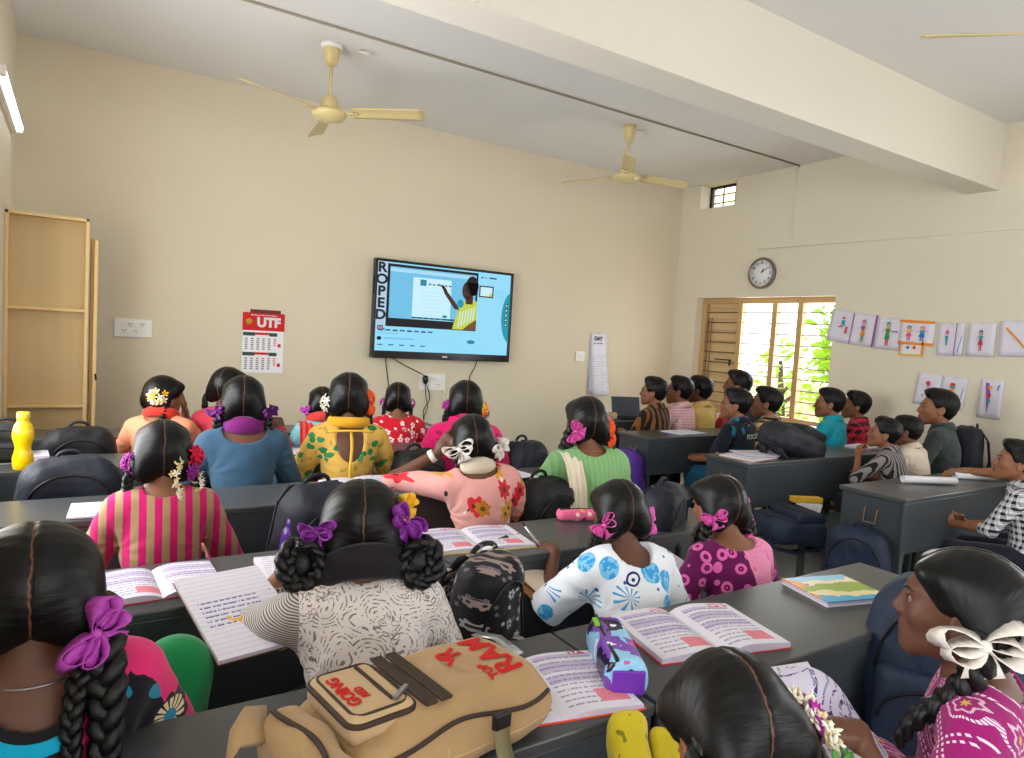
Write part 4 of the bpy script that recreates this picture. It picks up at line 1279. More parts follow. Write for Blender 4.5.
def f_embroidered(n):
    x, y, z = n.xyz()
    z = n.m('ADD', z, .14)
    pink = vary(n, (216, 42, 108), .1, 10)
    vb = n.vor(24, n.addv(n.P, n.scale(n.noise(12, 1, col=True), .04)), rand=.9); sx = n.node('SeparateXYZ', {0: vb.outputs['Color']})
    leaf = n.mix(n.gt(sx.outputs[0], .45), (30, 130, 160), (206, 60, 110))
    leaf = n.mix(n.gt(sx.outputs[1], .72), leaf, (222, 200, 160))
    blk = n.mix(n.lt(vb.outputs['Distance'], n.m('ADD', .30, n.m('MULTIPLY', n.noise(40, 1), .25))), (20, 16, 26), leaf)
    edge = n.m('MULTIPLY', n.m('SUBTRACT', n.noise(16, 2), .5), .10)
    on = n.lt(n.m('ADD', n.m('ADD', n.m('ABSOLUTE', n.m('SUBTRACT', n.m('ABSOLUTE', x), .12)), n.m('MULTIPLY', n.m('ABSOLUTE', n.m('ADD', z, -.93)), .7)), edge), .060)
    c = n.mix(on, pink, blk)
    for px, pz, rr in ((.185, .905, .030), (.075, .86, .026), (.055, .76, .034), (-.16, .90, .03)):     # cream fan flowers, black edged
        dx, dz = n.m('ADD', x, -px), n.m('ADD', z, -pz)
        d = n.m('SQRT', n.m('ADD', n.m('MULTIPLY', dx, dx), n.m('MULTIPLY', dz, dz)))
        a = n.m('ARCTAN2', dz, dx)
        c = n.mix(n.lt(d, n.m('ADD', rr, n.m('MULTIPLY', n.m('ABSOLUTE', n.m('SINE', n.m('MULTIPLY', a, 5))), .008))), c, (18, 14, 22))
        ray = n.m('MULTIPLY', n.gt(n.m('SINE', n.m('MULTIPLY', a, 14)), -.5), n.band(d, rr * .35, rr * .92))
        c = n.mix(n.m('MULTIPLY', ray, n.gt(dz, rr * -.3)), c, (232, 214, 170)); c = n.mix(n.lt(d, rr * .34), c, (40, 130, 170))
    h = n.attr('hem')
    back = n.lt(y, .03)
    c = n.mix(n.m('MULTIPLY', n.m('MULTIPLY', back, n.lt(x, .035)), n.lt(h, .056)), c, (12, 168, 206))
    c = n.mix(n.m('MULTIPLY', n.band(h, .034, .05), n.m('MULTIPLY', back, n.lt(x, .03))), c, (24, 22, 26))
    c = n.mix(n.lt(h, .016), c, (24, 22, 26))
    return n.mix(n.lt(z, .70), c, (14, 110, 150))
def f_bluewhite(n):
    c = vary(n, (236, 240, 246), .03, 10)
    nz = n.addv(n.P, n.scale(n.noise(30, 1, col=True), .008))
    v = n.vor(10.5, nz, rand=.7); sx = n.node('SeparateXYZ', {0: v.outputs['Color']})
    q = n.node('VectorMath', operation='SUBTRACT'); n.set(q.inputs[0], n.P); n.set(q.inputs[1], v.outputs['Position'])
    qx, qy, qz = n.xyz(q.outputs[0]); a = n.m('ARCTAN2', qz, qx)
    d = v.outputs['Distance']
    disc = n.m('MULTIPLY', n.lt(d, .40), n.lt(sx.outputs[0], .5))
    c = n.mix(disc, c, n.mix(n.gt(n.noise(60, 1), .5), (60, 160, 220), (130, 200, 238)))
    sp = n.m('MULTIPLY', n.m('MULTIPLY', n.band(d, .08, .44), n.gt(n.m('SINE', n.m('MULTIPLY', a, 11)), .55)), n.band(sx.outputs[0], .5, .78))
    c = n.mix(sp, c, (70, 160, 215))
    rg = n.m('MULTIPLY', n.m('MULTIPLY', n.lt(d, .34), n.gt(n.m('SINE', n.m('MULTIPLY', d, 55)), 0)), n.gt(sx.outputs[0], .78))
    c = n.mix(rg, c, (30, 50, 110))
    v2 = n.vor(30, rand=1); s2 = n.node('SeparateXYZ', {0: v2.outputs['Color']})
    return n.mix(n.m('MULTIPLY', n.lt(v2.outputs['Distance'], .24), n.lt(s2.outputs[0], .3)), c, (50, 90, 160))
def f_bandhani(n):
    c = vary(n, (150, 22, 104), .12, 10)
    x, y, z = n.xyz()
    u = n.m('ADD', x, n.m('MULTIPLY', z, .35)); w = n.m('SUBTRACT', n.m('SUBTRACT', z, n.m('MULTIPLY', x, .35)), n.m('MULTIPLY', y, .6))
    dots = lambda a: n.gt(n.m('SINE', n.m('MULTIPLY', a, 560)), -.1)
    fu, fw = n.m('FRACT', n.m('MULTIPLY', u, 8)), n.m('FRACT', n.m('MULTIPLY', w, 8))
    g = n.m('MAXIMUM', n.m('MULTIPLY', n.m('MAXIMUM', n.lt(fu, .035), n.band(fu, .09, .125)), dots(w)), n.m('MULTIPLY', n.m('MAXIMUM', n.lt(fw, .035), n.band(fw, .09, .125)), dots(u)))
    dx, dy = n.m('SUBTRACT', fu, .56), n.m('SUBTRACT', fw, .56)
    a = n.m('ARCTAN2', dy, dx)
    d = n.m('ADD', n.m('SQRT', n.m('ADD', n.m('MULTIPLY', dx, dx), n.m('MULTIPLY', dy, dy))), n.m('MULTIPLY', n.m('SINE', n.m('MULTIPLY', a, 6)), .02))
    g = n.m('MAXIMUM', g, n.m('MULTIPLY', n.m('MAXIMUM', n.band(d, .24, .28), n.band(d, .13, .165)), n.gt(n.m('SINE', n.m('MULTIPLY', a, 40)), -.5)))
    c = n.mix(g, c, (236, 206, 226))
    return n.mix(n.lt(d, .05), c, (214, 170, 70))
def f_ringpanel(n):
    c = f_rings((98, 12, 76), (226, 100, 172), 20, .20, .40)(n)
    x, y, z = n.xyz()
    pk = n.mix(n.band(n.m('SINE', n.m('MULTIPLY', n.vor(12, n.addv(n.P, n.scale(n.noise(8, 1, col=True), .08))).outputs['Distance'], 60)), .75, 2), (232, 140, 176), (214, 108, 156))
    return n.mix(n.m('MULTIPLY', n.gt(x, -.01), n.lt(x, .16)), c, pk)
def f_leafy(n):
    v = n.vor(19, n.addv(n.scale(n.P, (1, 1, 1.5)), n.scale(n.noise(18, 2, col=True), .05)), rand=1); s = n.node('SeparateXYZ', {0: v.outputs['Color']})
    k = n.m('MULTIPLY', n.lt(v.outputs['Distance'], .40), n.lt(s.outputs[0], .55))
    c = n.mix(k, vary(n, (222, 176, 84), .1, 12), n.mix(s.outputs[1], (24, 120, 66), (52, 140, 84)))
    return n.mix(n.m('MULTIPLY', n.lt(n.noise(34, 2), .36), n.m('SUBTRACT', 1, k)), c, (178, 150, 60))
def f_roses(n):
    c = vary(n, (226, 160, 152), .06, 10)
    v3_ = n.vor(26, n.scale(n.P, (1, 1, .6)), rand=1); s3 = n.node('SeparateXYZ', {0: v3_.outputs['Color']})
    z3 = n.noise(5, 1)
    c = n.mix(n.m('MULTIPLY', n.m('MULTIPLY', n.lt(v3_.outputs['Distance'], .22), n.lt(s3.outputs[0], .30)), n.gt(z3, .52)), c, (44, 30, 40))
    c = n.mix(n.m('MULTIPLY', n.m('MULTIPLY', n.band(v3_.outputs['Distance'], .1, .34), n.gt(s3.outputs[0], .8)), n.gt(z3, .5)), c, (244, 226, 214))
    return f_flower(lambda _n: c, [(9.5, .72, .33, 7, [(206, 30, 40), (196, 136, 40), (214, 40, 50)], (120, 16, 24)), (12, .5, .33, 6, [(206, 150, 50), (190, 120, 30)], (110, 66, 20))])(n)
def f_navyprint(n):
    c = vary(n, (18, 24, 38), .2, 12)
    v = n.vor(15, n.scale(n.addv(n.P, n.scale(n.noise(10, 1, col=True), .05)), (1.6, 1, .8)), rand=1); s = n.node('SeparateXYZ', {0: v.outputs['Color']})
    c = n.mix(n.m('MULTIPLY', n.lt(v.outputs['Distance'], .26), n.lt(s.outputs[0], .22)), c, (196, 204, 210))
    return n.mix(n.m('MULTIPLY', n.lt(v.outputs['Distance'], .34), n.gt(s.outputs[0], .78)), c, (34, 112, 146))

FB = dict(
    embroidered=fab('pink_embroidered_cotton', f_embroidered), paisley=fab('white_paisley_cotton', f_paisley), bluewhite=fab('white_blue_print_cotton', f_bluewhite),
    ring=fab('purple_ring_print_cotton', f_ringpanel), stripe=fab('pink_tan_striped_cotton', f_stripe((206, 22, 104), (172, 138, 102), .042, .5)), roses=fab('pink_rose_print_cotton', f_roses, .6),
    green=fab('mint_green_cotton', f_stripe((138, 186, 124), (128, 177, 115), .022, .5)), blue=fab('slate_blue_cotton', f_plain((52, 82, 106))), leafy=fab('yellow_leaf_print_cotton', f_leafy),
    rosepink=fab('bright_pink_cotton', f_flower((226, 30, 108), [(24, .4, .26, 5, [(170, 16, 84)], None)])), peach=fab('peach_cotton', f_plain((232, 150, 112))), crimson=fab('rose_red_cotton', f_plain((188, 56, 74))),
    aqua=fab('aqua_cotton', f_plain((130, 196, 204))), redflower=fab('red_white_flower_cotton', f_flower((206, 24, 44), [(19, .6, .30, 5, [(244, 226, 226), (230, 150, 170)], (206, 24, 44)), (34, .3, .26, 4, [(250, 232, 230)], None)])),
    mauve=fab('mauve_cotton', f_plain((176, 90, 140))), bandhani=fab('magenta_dotted_print_cotton', f_bandhani),
    brownstripe=fab('brown_black_striped_cotton', f_stripe((132, 84, 42), (34, 26, 22), .05, .55, 0, .004)), pinkcheck=fab('pale_pink_check_cotton', f_plaid((226, 180, 180), (206, 150, 156), (240, 216, 214), .022)), mustard=fab('mustard_cotton', f_plain((216, 180, 106))),
    navyprint=fab('navy_print_cotton', f_navyprint), tanplaid=fab('tan_black_plaid_cotton', f_plaid((206, 168, 116), (30, 26, 24), (226, 200, 150), .07)), teal=fab('teal_cotton', f_plain((26, 158, 178))), redplaid=fab('red_black_plaid_cotton', f_plaid((204, 34, 62), (24, 16, 22), (220, 60, 80), .06)),
    greystripe=fab('grey_black_striped_cotton', f_stripe((148, 136, 134), (34, 32, 38), .026, .45, 0, .004)), creamcheck=fab('cream_check_cotton', f_plaid((236, 226, 208), (216, 200, 176), (196, 176, 150), .016)), darkgreen=fab('dark_green_grey_cotton', f_plain((58, 68, 66))),
    bwcheck=fab('black_white_check_cotton', f_plaid((232, 230, 232), (26, 28, 44), (120, 124, 140), .036)), coral=fab('coral_cotton', f_stripe((214, 110, 100), (190, 60, 60), .05, .6)))
M['trouser'] = fab('dark_navy_trousers', f_plain((30, 32, 44)))
TR_ = dict(green=fab('leaf_green_trousers', f_plain((20, 138, 78))), white=fab('white_trousers', f_plain((222, 220, 226))), teal=fab('blue_green_trousers', f_plain((24, 84, 112))),
           lace=fab('lavender_line_print_trousers', lambda n: n.mix(n.m('MULTIPLY', n.band(n.m('SINE', n.m('MULTIPLY', n.vor(9, n.addv(n.P, n.scale(n.noise(8, 1, col=True), .06)), rand=.8).outputs['Distance'], 46)), .7, 2), n.gt(n.m('SINE', n.m('MULTIPLY', n.noise(30, 1), 90)), -.3)), (212, 206, 226), (70, 56, 120))))
RB = {k: plain('ribbon_' + k, c, .45, .4, .06, 40, .15, 90) for k, c in dict(purple=(134, 44, 150), orchid=(182, 70, 176), pink=(226, 92, 176), white=(236, 228, 218), plum=(96, 24, 104), yellow=(240, 186, 40)).items()}
PT = {k: plain('petal_' + k, c, .6, .3, .08, 60) for k, c in dict(white=(240, 234, 214), cream=(232, 214, 160), orange=(240, 92, 24), deep_orange=(226, 66, 20), red=(206, 22, 60), purple=(140, 40, 130), magenta=(170, 40, 150), yellow=(238, 180, 50), green=(70, 130, 50)).items()}
SF = {k: fab('scarf_' + k, f_plain(c)) for k, c in dict(red=(214, 52, 40), purple=(110, 24, 100), yellow=(220, 162, 36), black=(26, 22, 28), beige=(214, 200, 176), cream=(236, 224, 200), coral=(206, 60, 56)).items()}

# ================================================================== the girls (left rows), front row first
W2 = PT['white'], PT['cream']
def chain(root, I, mat=None, r=.052, dz=.022, tilt=-.012):
    m = MB()
    m.tube([I['nb'] + I['T'] @ Vector((r * 1.05 * cos(a), r * sin(a) - .002, dz + tilt * -sin(a))) for a in np.linspace(0, 2 * pi, 32)], .0016, 6, cap=False)
    m.build('neck_chain', mat or GOLD, root)
def back_strip(root, I, mat, x0, x1, z1, wid, name='dupatta'):
    """cloth hanging over one shoulder and down the back"""
    m = MB()
    nb, T = I['nb'], I['T']
    pts = [(x0 * .8, .06, -.03), (x0, .02, .012), (x0, -.04, .008), (x0 * 1.02, -.085, -.03), ((x0 + x1) / 2, -.118, -.12), (x1, -.125, -.24), (x1, -.12, z1)]
    def fn(u, v):
        f = u * (len(pts) - 1); i = min(int(f), len(pts) - 2); t = f - i
        p = Vector(pts[i]).lerp(Vector(pts[i + 1]), t)
        w = (v - .5) * wid * (1 - .2 * u)
        return nb + T @ (p + Vector((w, -.006 * sin(v * 18 + u * 3) + .004 * v, -.10 * abs(w) * (1 - u))))
    m.grid(fn, 26, 16)
    m.build(name, mat, root, solid=.003)

# front row
person('girl in a peach kurta and red scarf resting her cheek on her hand', (.39, 3.9, .985), 22, lean=.30, head=(40, -4, 6), top=FB['peach'], sleeve=.45, skin=2, scarf=(.072, .066, .026, -.01), scarf_mat=SF['red'], neck=(.07, .06, .05, -.03), seed=2, hair_bulk=1.05,
       arms={'R': dict(w=(.505, 4.03, .855), d=(-.1, .1, 1), n=(.9, .3, 0), hint=(.6, .2, -1), curl=.25)}, deco=[('cluster', 1, [PT['white'], PT['yellow'], PT['white']], .042, 20, .018, 'petal', (.055, -.082, .008), (.6, -.8, .2)), ('cluster', 1, [PT['purple']], .02, 6, .016, 'petal', (.055, -.07, -.042), (.6, -.8, -.2)), ('braid', 1, .017, [(-.01, -.02, -.06), (-.02, .0, -.14)])])
person('girl in a rose red kurta mostly hidden behind the girl in slate blue', (.70, 3.92, 1.03), 8, lean=.12, head=(30, -2, 4), top=FB['crimson'], sleeve=.95, skin=1, seed=3, hair_bulk=1.02, arms={'R': dict(w=(1.0, 4.02, .79), curl=.5)}, deco=[('loop', -1, .014, .07), ('loop', 1, .014, .07)])
person('girl in an aqua kurta with a coral shawl, half hidden in the front row', (1.205, 3.9, .945), 8, lean=.2, head=(4, -6, 0), top=FB['aqua'], sleeve=.9, skin=0, seed=4, scarf=(.085, .075, .03, -.01), scarf_mat=SF['coral'],
       deco=[('bow', -1, RB['orchid'], .042), ('braid', -1, .013, [(.005, -.005, -.06), (.006, .0, -.13)]), ('loop', 1, .013, .09)], extra=lambda r, I: back_strip(r, I, SF['coral'], -.10, -.11, -.30, .11, 'shawl'))
person('girl in a red kurta with white flowers sitting below the television', (1.66, 3.86, .975), 14, lean=.16, head=(9, -3, 0), top=FB['redflower'], sleeve=.6, skin=0, seed=5, neck=(.062, .05, .035, -.01),
       deco=[('cluster', -1, [PT['magenta']], .024, 7, .016, 'petal'), ('cluster', 1, [PT['magenta']], .024, 7, .016, 'petal'), ('braid', -1, .014, [(.006, -.004, -.06), (.012, .01, -.12)]), ('braid', 1, .014, [(.006, -.004, -.06), (.012, .01, -.12)])])
# second row
person('girl in a plain slate blue kurta with a purple scarf at her neck', (.615, 3.1, 1.045), 4, lean=.14, head=(6, -5, 0), top=FB['blue'], sleeve=.92, skin=1, seed=6, neck=(.085, .07, .060, -.045), scarf=(.066, .060, .034, -.004), scarf_mat=SF['purple'], loose=.004,
       deco=[('bow', -1, RB['plum'], .042), ('bow', 1, RB['plum'], .042), ('loop', -1, .019, .12), ('loop', 1, .019, .13)])
def tie(root, I):
    m = MB(); nb, T = I['nb'], I['T']
    m.strip([nb + T @ Vector((.004 * sin(k), -.085 - .028 * min(1, k / 4) , -.02 - .035 * k)) for k in range(10)], (.006, 0, 0))
    m.tube([nb + T @ Vector((-.095 + .19 * k / 10, -.086 - .012 * sin(pi * k / 10), -.018 + .004 * sin(pi * k / 10))) for k in range(11)], .004, 6)
    m.build('back_tie', RB['yellow'], root, solid=.002)
person('girl in a yellow and green leaf print blouse open at the back', (1.085, 3.1, 1.065), 12, lean=.10, head=(7, -3, 0), top=FB['leafy'], sleeve=.42, skin=1, seed=7, wide=.94, neck=(.090, .085, .175, -.12), scarf=(.075, .066, .022, .006), scarf_mat=SF['yellow'], extra=tie,
       deco=[('cluster', -1, [PT['white']], .03, 9, .016, 'petal'), ('cluster', 1, [PT['orange'], PT['deep_orange']], .036, 22, .014, 'ruffle', (.082, -.035, .0)), ('cluster', 1, [PT['orange']], .028, 12, .013, 'ruffle', (.09, -.04, -.045)), ('braid', 1, .013, [(.012, -.004, -.06), (.012, .0, -.14)]), ('braid', -1, .012, [(.0, .004, -.06), (.0, .01, -.11)])])
person('girl in a bright pink kurta with an orange flower in her hair', (1.71, 3.1, 1.04), 24, lean=.22, head=(0, -8, 0), top=FB['rosepink'], sleeve=.95, skin=0, seed=8, loose=.010, neck=(.06, .05, .03, 0), scarf=(.074, .066, .03, -.006), scarf_mat=FB['rosepink'],
       deco=[('cluster', -1, [PT['magenta']], .026, 8, .016, 'petal'), ('cluster', 1, [PT['orange'], PT['yellow']], .036, 20, .014, 'ruffle', (.082, -.05, -.03)), ('cluster', 1, [PT['purple']], .02, 6, .013, 'petal', (.10, -.02, -.05)), ('loop', -1, .016, .08)])
# third row
person('girl in a pink and tan striped kurta with jasmine strings in her hair', (.225, 2.26, .985), 3, lean=.13, head=(0, -4, 0), top=FB['stripe'], sleeve=.72, skin=2, seed=9, wide=.93, neck=(.058, .05, .030, -.01), res=.0055, loose=.003,
       deco=[('cluster', -1, [PT['magenta'], PT['purple']], .026, 10, .016, 'petal'), ('loop', -1, .014, .07),
             ('cluster', 1, [PT['red']], .026, 12, .020, 'petal', (.086, -.062, -.004)), ('cluster', 1, [PT['purple']], .026, 9, .017, 'petal', (.072, -.085, -.045)), ('garland', 1, [PT['white'], PT['cream']], [(.045, -.105, -.005), (.028, -.118, -.04), (.035, -.122, -.08), (.04, -.120, -.115)], .011, 5),
             ('garland', 1, [PT['white'], PT['cream']], [(.098, -.055, -.045), (.104, -.07, -.08), (.10, -.075, -.10)], .011, 5), ('loop', 1, .015, .08)])
def watch(root, I):
    s_, e, w = I['AR'][-1][:3]
    c = e.lerp(w, .86); ax = (w - e)
    B = frame(ax)
    MB().lathe([(.0255, -.011), (.0275, -.008), (.0275, .008), (.0255, .011)], c, 20, B).build('wrist_watch', RB['white'], root)
person('girl in a pink rose print kurta leaning her head on her hand', (1.305, 2.29, .985), 14, lean=.20, side=-.12, head=(6, -5, -8), top=FB['roses'], sleeve=.62, skin=1, seed=10, neck=(.078, .06, .05, -.03), scarf=(.062, .056, .032, -.002), scarf_mat=SF['beige'], res=.0055, extra=watch, loose=.004,
       arms={'L': dict(w=(1.195, 2.36, .93), d=(.55, -.1, .75), n=(-.5, -.8, .3), hint=(-1, .2, -.8), curl=1.0)},
       deco=[('bow', -1, RB['white'], .062, (-.066, -.085, -.022), (-.5, -.86, .05), (.86, -.5, .35)), ('bow', 1, RB['white'], .055), ('braid', -1, .02, [(-.02, -.01, -.05), (-.02, .01, -.10)]), ('braid', 1, .02, [(-.02, -.01, -.05), (-.01, .0, -.10)])])
person('girl in a mint green kurta with a cream dupatta over her left shoulder', (1.86, 2.29, 1.045), 12, lean=.12, head=(6, -3, 0), top=FB['green'], sleeve=.95, skin=0, seed=11, neck=(.066, .055, .04, -.015), res=.0055, loose=.008,
       deco=[('bow', -1, RB['pink'], .048, (-.07, -.082, -.03), (-.5, -.86, .05), (.2, .1, 1)), ('cluster', 1, [PT['orange'], PT['deep_orange']], .042, 34, .014, 'ruffle', (.078, -.05, -.015)), ('cluster', 1, [PT['orange'], PT['deep_orange']], .036, 24, .014, 'ruffle', (.086, -.05, -.06)), ('loop', -1, .024, .13), ('loop', 1, .016, .09)],
       extra=lambda r, I: (back_strip(r, I, SF['cream'], -.105, -.10, -.42, .085), chain(r, I)))
# fourth row
person('girl in a white paisley kurta with a black scarf, seated behind the tan backpack', (.555, 1.46, .945), 10, lean=.46, head=(8, -14, 0), top=FB['paisley'], sleeve=.96, skin=2, seed=12, neck=(.07, .05, .028, -.01), scarf=(.108, .092, .036, -.020), scarf_mat=SF['black'], res=.005, loose=.010, hair_bulk=1.12, seat=.41,
       arms={'L': dict(w=(.46, 1.68, .80), n=(-.2, 0, 1), hint=(-1.0, -.6, -.9), curl=.6)},
       deco=[('bow', -1, RB['purple'], .044, (-.088, -.065, -.010), (-.5, -.86, .1), (1, -.3, .25)), ('bow', 1, RB['purple'], .050, (.088, -.065, .012), (.5, -.86, .1), (1, .3, -.55)), ('bow', 1, RB['yellow'], .040, (.086, -.05, .04), (.5, -.8, .3), (.5, .3, 1)), ('bun', -1, .022, .058), ('bun', 1, .022, .058)])
def keyhole(root, I):
    m = MB(); nb, T = I['nb'], I['T']
    m.poly([nb + T @ Vector((.030 + x, -.110 + z * .10, z)) for x, z in ((-.012, 0), (.012, 0), (.014, -.03), (.008, -.055), (-.004, -.06), (-.012, -.04))])
    chain(root, I, None, .056, .012)
person('girl in a white kurta printed with blue circles writing on a clipboard', (1.335, 1.47, .905), 12, lean=.46, head=(2, -16, 0), top=FB['bluewhite'], sleeve=.50, skin=1, seed=13, neck=(.066, .06, .085, -.052), res=.005, loose=.010, hair_bulk=1.02, seat=.43, wide=.92, extra=keyhole,
       arms={'L': dict(w=(1.25, 1.65, .745), d=(-.25, .85, .0), n=(-.1, -.35, 1), hint=(-.5, -.6, -1), curl=.7)},
       deco=[('bow', -1, RB['pink'], .046, (-.078, -.06, -.04), (-.6, -.8, .05), (.7, -.4, .55)), ('bow', 1, RB['pink'], .046, (.088, -.03, -.035), (.8, -.5, .05), (.3, .2, 1)), ('braid', -1, .020, [(.004, .02, -.05), (.004, .05, -.10), (.0, .08, -.18)]), ('braid', 1, .018, [(-.006, .01, -.05), (-.01, .03, -.10), (-.01, .06, -.16)])])
person('girl in a purple ring print kurta with a pink back panel', (1.765, 1.47, .890), 8, lean=.50, head=(0, -10, 0), top=FB['ring'], sleeve=.55, skin=0, seed=14, neck=(.084, .07, .055, -.045), res=.005, hair_bulk=1.02, seat=.40,
       deco=[('bow', -1, RB['pink'], .046, (-.074, -.065, -.035), (-.6, -.8, .05), (.85, -.4, .3)), ('bow', 1, RB['pink'], .046, (.088, -.02, -.02), (.9, -.4, .05), (.2, .2, 1)), ('bow', 1, RB['pink'], .036, (.086, -.03, -.105), (.8, -.5, .05), (.8, .3, .4)), ('loop', -1, .022, .10), ('loop', 1, .022, .10)], extra=lambda r, I: chain(r, I, None, .058, .004))
person('girl in a pink and turquoise embroidered kurta with long braids, lower left', (-.048, 1.24, .965), -6, lean=.12, head=(6, -14, 0), top=FB['embroidered'], trouser=TR_['green'], sleeve=.5, skin=1, seed=15, neck=(.066, .055, .085, -.055), neckl=.105, wide=1.0, res=.005, hair_bulk=1.14, loose=.008, s=.98, knees={1: (.175, 1.44, .70)},
       deco=[('bow', 1, RB['orchid'], .056, (.074, -.095, -.062), (.4, -.9, .1), (.6, .2, .8)), ('braid', 1, .026, [(-.006, -.055, -.04), (-.006, -.085, -.11), (-.012, -.10, -.20), (-.02, -.10, -.30)]), ('braid', 1, .018, [(-.03, -.05, -.05), (-.05, -.085, -.12), (-.045, -.10, -.22)]), ('braid', -1, .026, [(.0, -.02, -.05), (.01, -.03, -.14), (.0, -.03, -.28)])], extra=lambda r, I: chain(r, I, M['steel'], .062, .005))
# nearest girls
person('girl seen from above with a long jasmine string, lower edge of the view', (.69, .53, .925), 8, lean=.26, head=(6, -50, 0), top=FB['mauve'], sleeve=.6, skin=2, seed=16, res=.005, hair_bulk=1.04, arms={'L': dict(t=(-.09, .20, .60)), 'R': dict(t=(.09, .20, .60))},
       deco=[('garland', 1, [PT['white'], PT['cream'], PT['white']], [(.060, -.005, .082), (.082, -.03, .05), (.094, -.055, .012), (.098, -.075, -.03), (.088, -.09, -.07)], .014, 6), ('cluster', 1, [PT['magenta']], .024, 7, .018, 'petal', (.104, -.05, -.012), (.9, -.4, 0)), ('cluster', 1, [PT['green']], .016, 5, .018, 'petal', (.085, -.095, -.09), (.5, -.8, -.1)), ('braid', 1, .022, [(-.01, -.02, -.06), (-.01, -.02, -.16)]), ('braid', -1, .022, [(-.01, -.02, -.06), (-.01, -.02, -.16)])])
person('girl in a magenta dotted print kurta with a large white bow, reading', (1.275, .535, .985), -22, lean=.10, head=(2, 2, 0), top=FB['bandhani'], trouser=TR_['lace'], sleeve=.55, skin=1, seed=17, neck=(.076, .06, .04, -.02), res=.0042, hair_bulk=1.03, knees={-1: (1.12, .70, .765), 1: (1.45, .87, .56)},
       arms={'L': dict(w=(1.06, .575, .80), d=(-.55, .55, .12), n=(.25, -.2, 1), hint=(-.3, -1, -.6), curl=.4), 'R': dict(t=(.02, .24, .66))},
       deco=[('bow', -1, RB['white'], .070, (-.098, -.040, -.022), (-.88, -.46, .05), (.45, -.88, .12)), ('braid', -1, .026, [(.0, .015, -.05), (.006, .05, -.10), (.006, .09, -.15), (-.006, .11, -.20)]), ('braid', 1, .024, [(-.006, -.01, -.06), (-.01, .0, -.18)])])

# ================================================================== the boys (right rows)
def focus_text(root, I):
    nb, T = I['nb'], I['T']
    me = text_mesh('FOCUS', .045, .0006, .002)
    for v in me.vertices:
        x, y = v.co.x, v.co.y
        v.co = nb + T @ Vector((x, -.1085 + 1.1 * x * x, -.10 + y))
    me.materials.clear(); me.materials.append(M['paper'])
    obj('shirt_lettering', me, root)
B = dict(girl=False, kurta=False, hs=1.05)
person('boy in a brown and black striped shirt beside the open laptop', (3.92, 4.0, 1.015), -10, lean=.10, head=(-26, 2, 0), top=FB['brownstripe'], collar=FB['brownstripe'], sleeve=.6, skin=2, seed=20, **B)
person('boy in a pale pink checked shirt between the brown and mustard shirts', (4.21, 4.0, 1.025), -10, lean=.10, head=(-24, 3, 0), top=FB['pinkcheck'], collar=FB['pinkcheck'], sleeve=.4, skin=2, seed=21, **B)
person('boy in a plain mustard shirt in the front boys row', (4.47, 4.02, 1.03), -8, lean=.10, head=(-18, 2, 0), top=FB['mustard'], collar=FB['mustard'], sleeve=.4, skin=1, seed=22, **B)
person('boy in a coral shirt farthest back, against the shuttered window', (4.93, 4.0, 1.08), -12, lean=.05, head=(-26, 2, 0), top=FB['coral'], collar=FB['coral'], sleeve=.4, skin=0, seed=23, **B)
person('boy in a navy printed shirt lettered FOCUS sitting with hands in lap', (3.965, 3.22, 1.005), -8, lean=.14, head=(-28, 2, 0), top=FB['navyprint'], collar=FB['navyprint'], trouser=TR_['teal'], sleeve=.45, skin=2, seed=24, extra=focus_text,
       arms={'L': dict(w=(3.74, 3.36, .60), d=(.5, .6, .1), n=(-.4, 0, .9), hint=(-.7, -.9, -.6), curl=.7), 'R': dict(w=(3.92, 3.40, .60), d=(-.6, .5, .1), n=(.3, 0, .9), hint=(.7, -.9, -.6), curl=.7)}, **B)
person('boy in a tan and black plaid shirt before the bright window', (4.30, 3.22, 1.015), -8, lean=.12, head=(-26, 2, 0), top=FB['tanplaid'], collar=FB['tanplaid'], sleeve=.45, skin=2, seed=25, **B)
person('boy in a plain teal shirt to the right of the bright window', (4.93, 3.12, 1.02), -10, lean=.10, head=(-26, 1, 0), top=FB['teal'], collar=FB['teal'], sleeve=.45, skin=2, seed=26, **B)
person('boy in a red and black plaid shirt close to the right wall', (5.24, 3.09, 1.005), -14, lean=.08, head=(-24, 4, 0), top=FB['redplaid'], collar=FB['redplaid'], sleeve=.45, skin=2, seed=27, **B)
person('boy in a grey and black striped shirt with his chin on his hand', (4.275, 2.32, .925), -12, lean=.26, head=(-22, 8, 0), top=FB['greystripe'], collar=FB['greystripe'], sleeve=.6, skin=2, seed=28, res=.0048,
       arms={'L': dict(w=(4.20, 2.425, .765), d=(.35, .1, .9), n=(-.6, .6, .2), hint=(-.6, .4, -1), curl=1.3)}, **B)
person('boy in a cream checked shirt behind the grey striped shirt', (4.62, 2.36, .925), -4, lean=.26, head=(-14, -6, 0), top=FB['creamcheck'], collar=FB['creamcheck'], sleeve=.5, skin=0, seed=29, **B)
person('tall boy in a plain dark green shirt below the lower drawings', (4.99, 2.36, 1.075), -14, lean=.10, head=(-24, 3, 0), top=FB['darkgreen'], collar=FB['darkgreen'], sleeve=.6, skin=2, seed=30, **B)
person('boy in a black and white checked shirt at the right edge with hands clasped', (3.80, 1.42, .94), -14, lean=.16, head=(-18, 6, 0), top=FB['bwcheck'], collar=FB['bwcheck'], sleeve=.62, skin=2, seed=31, res=.0048,
       arms={'L': dict(w=(3.69, 1.62, .60), d=(.2, .75, .45), n=(-.8, .1, .4), hint=(-.6, -.9, -.8), curl=1.0), 'R': dict(w=(3.775, 1.60, .595), d=(-.35, .7, .4), n=(.7, .1, .5), hint=(.8, -.9, -.6), curl=.8)}, **B)
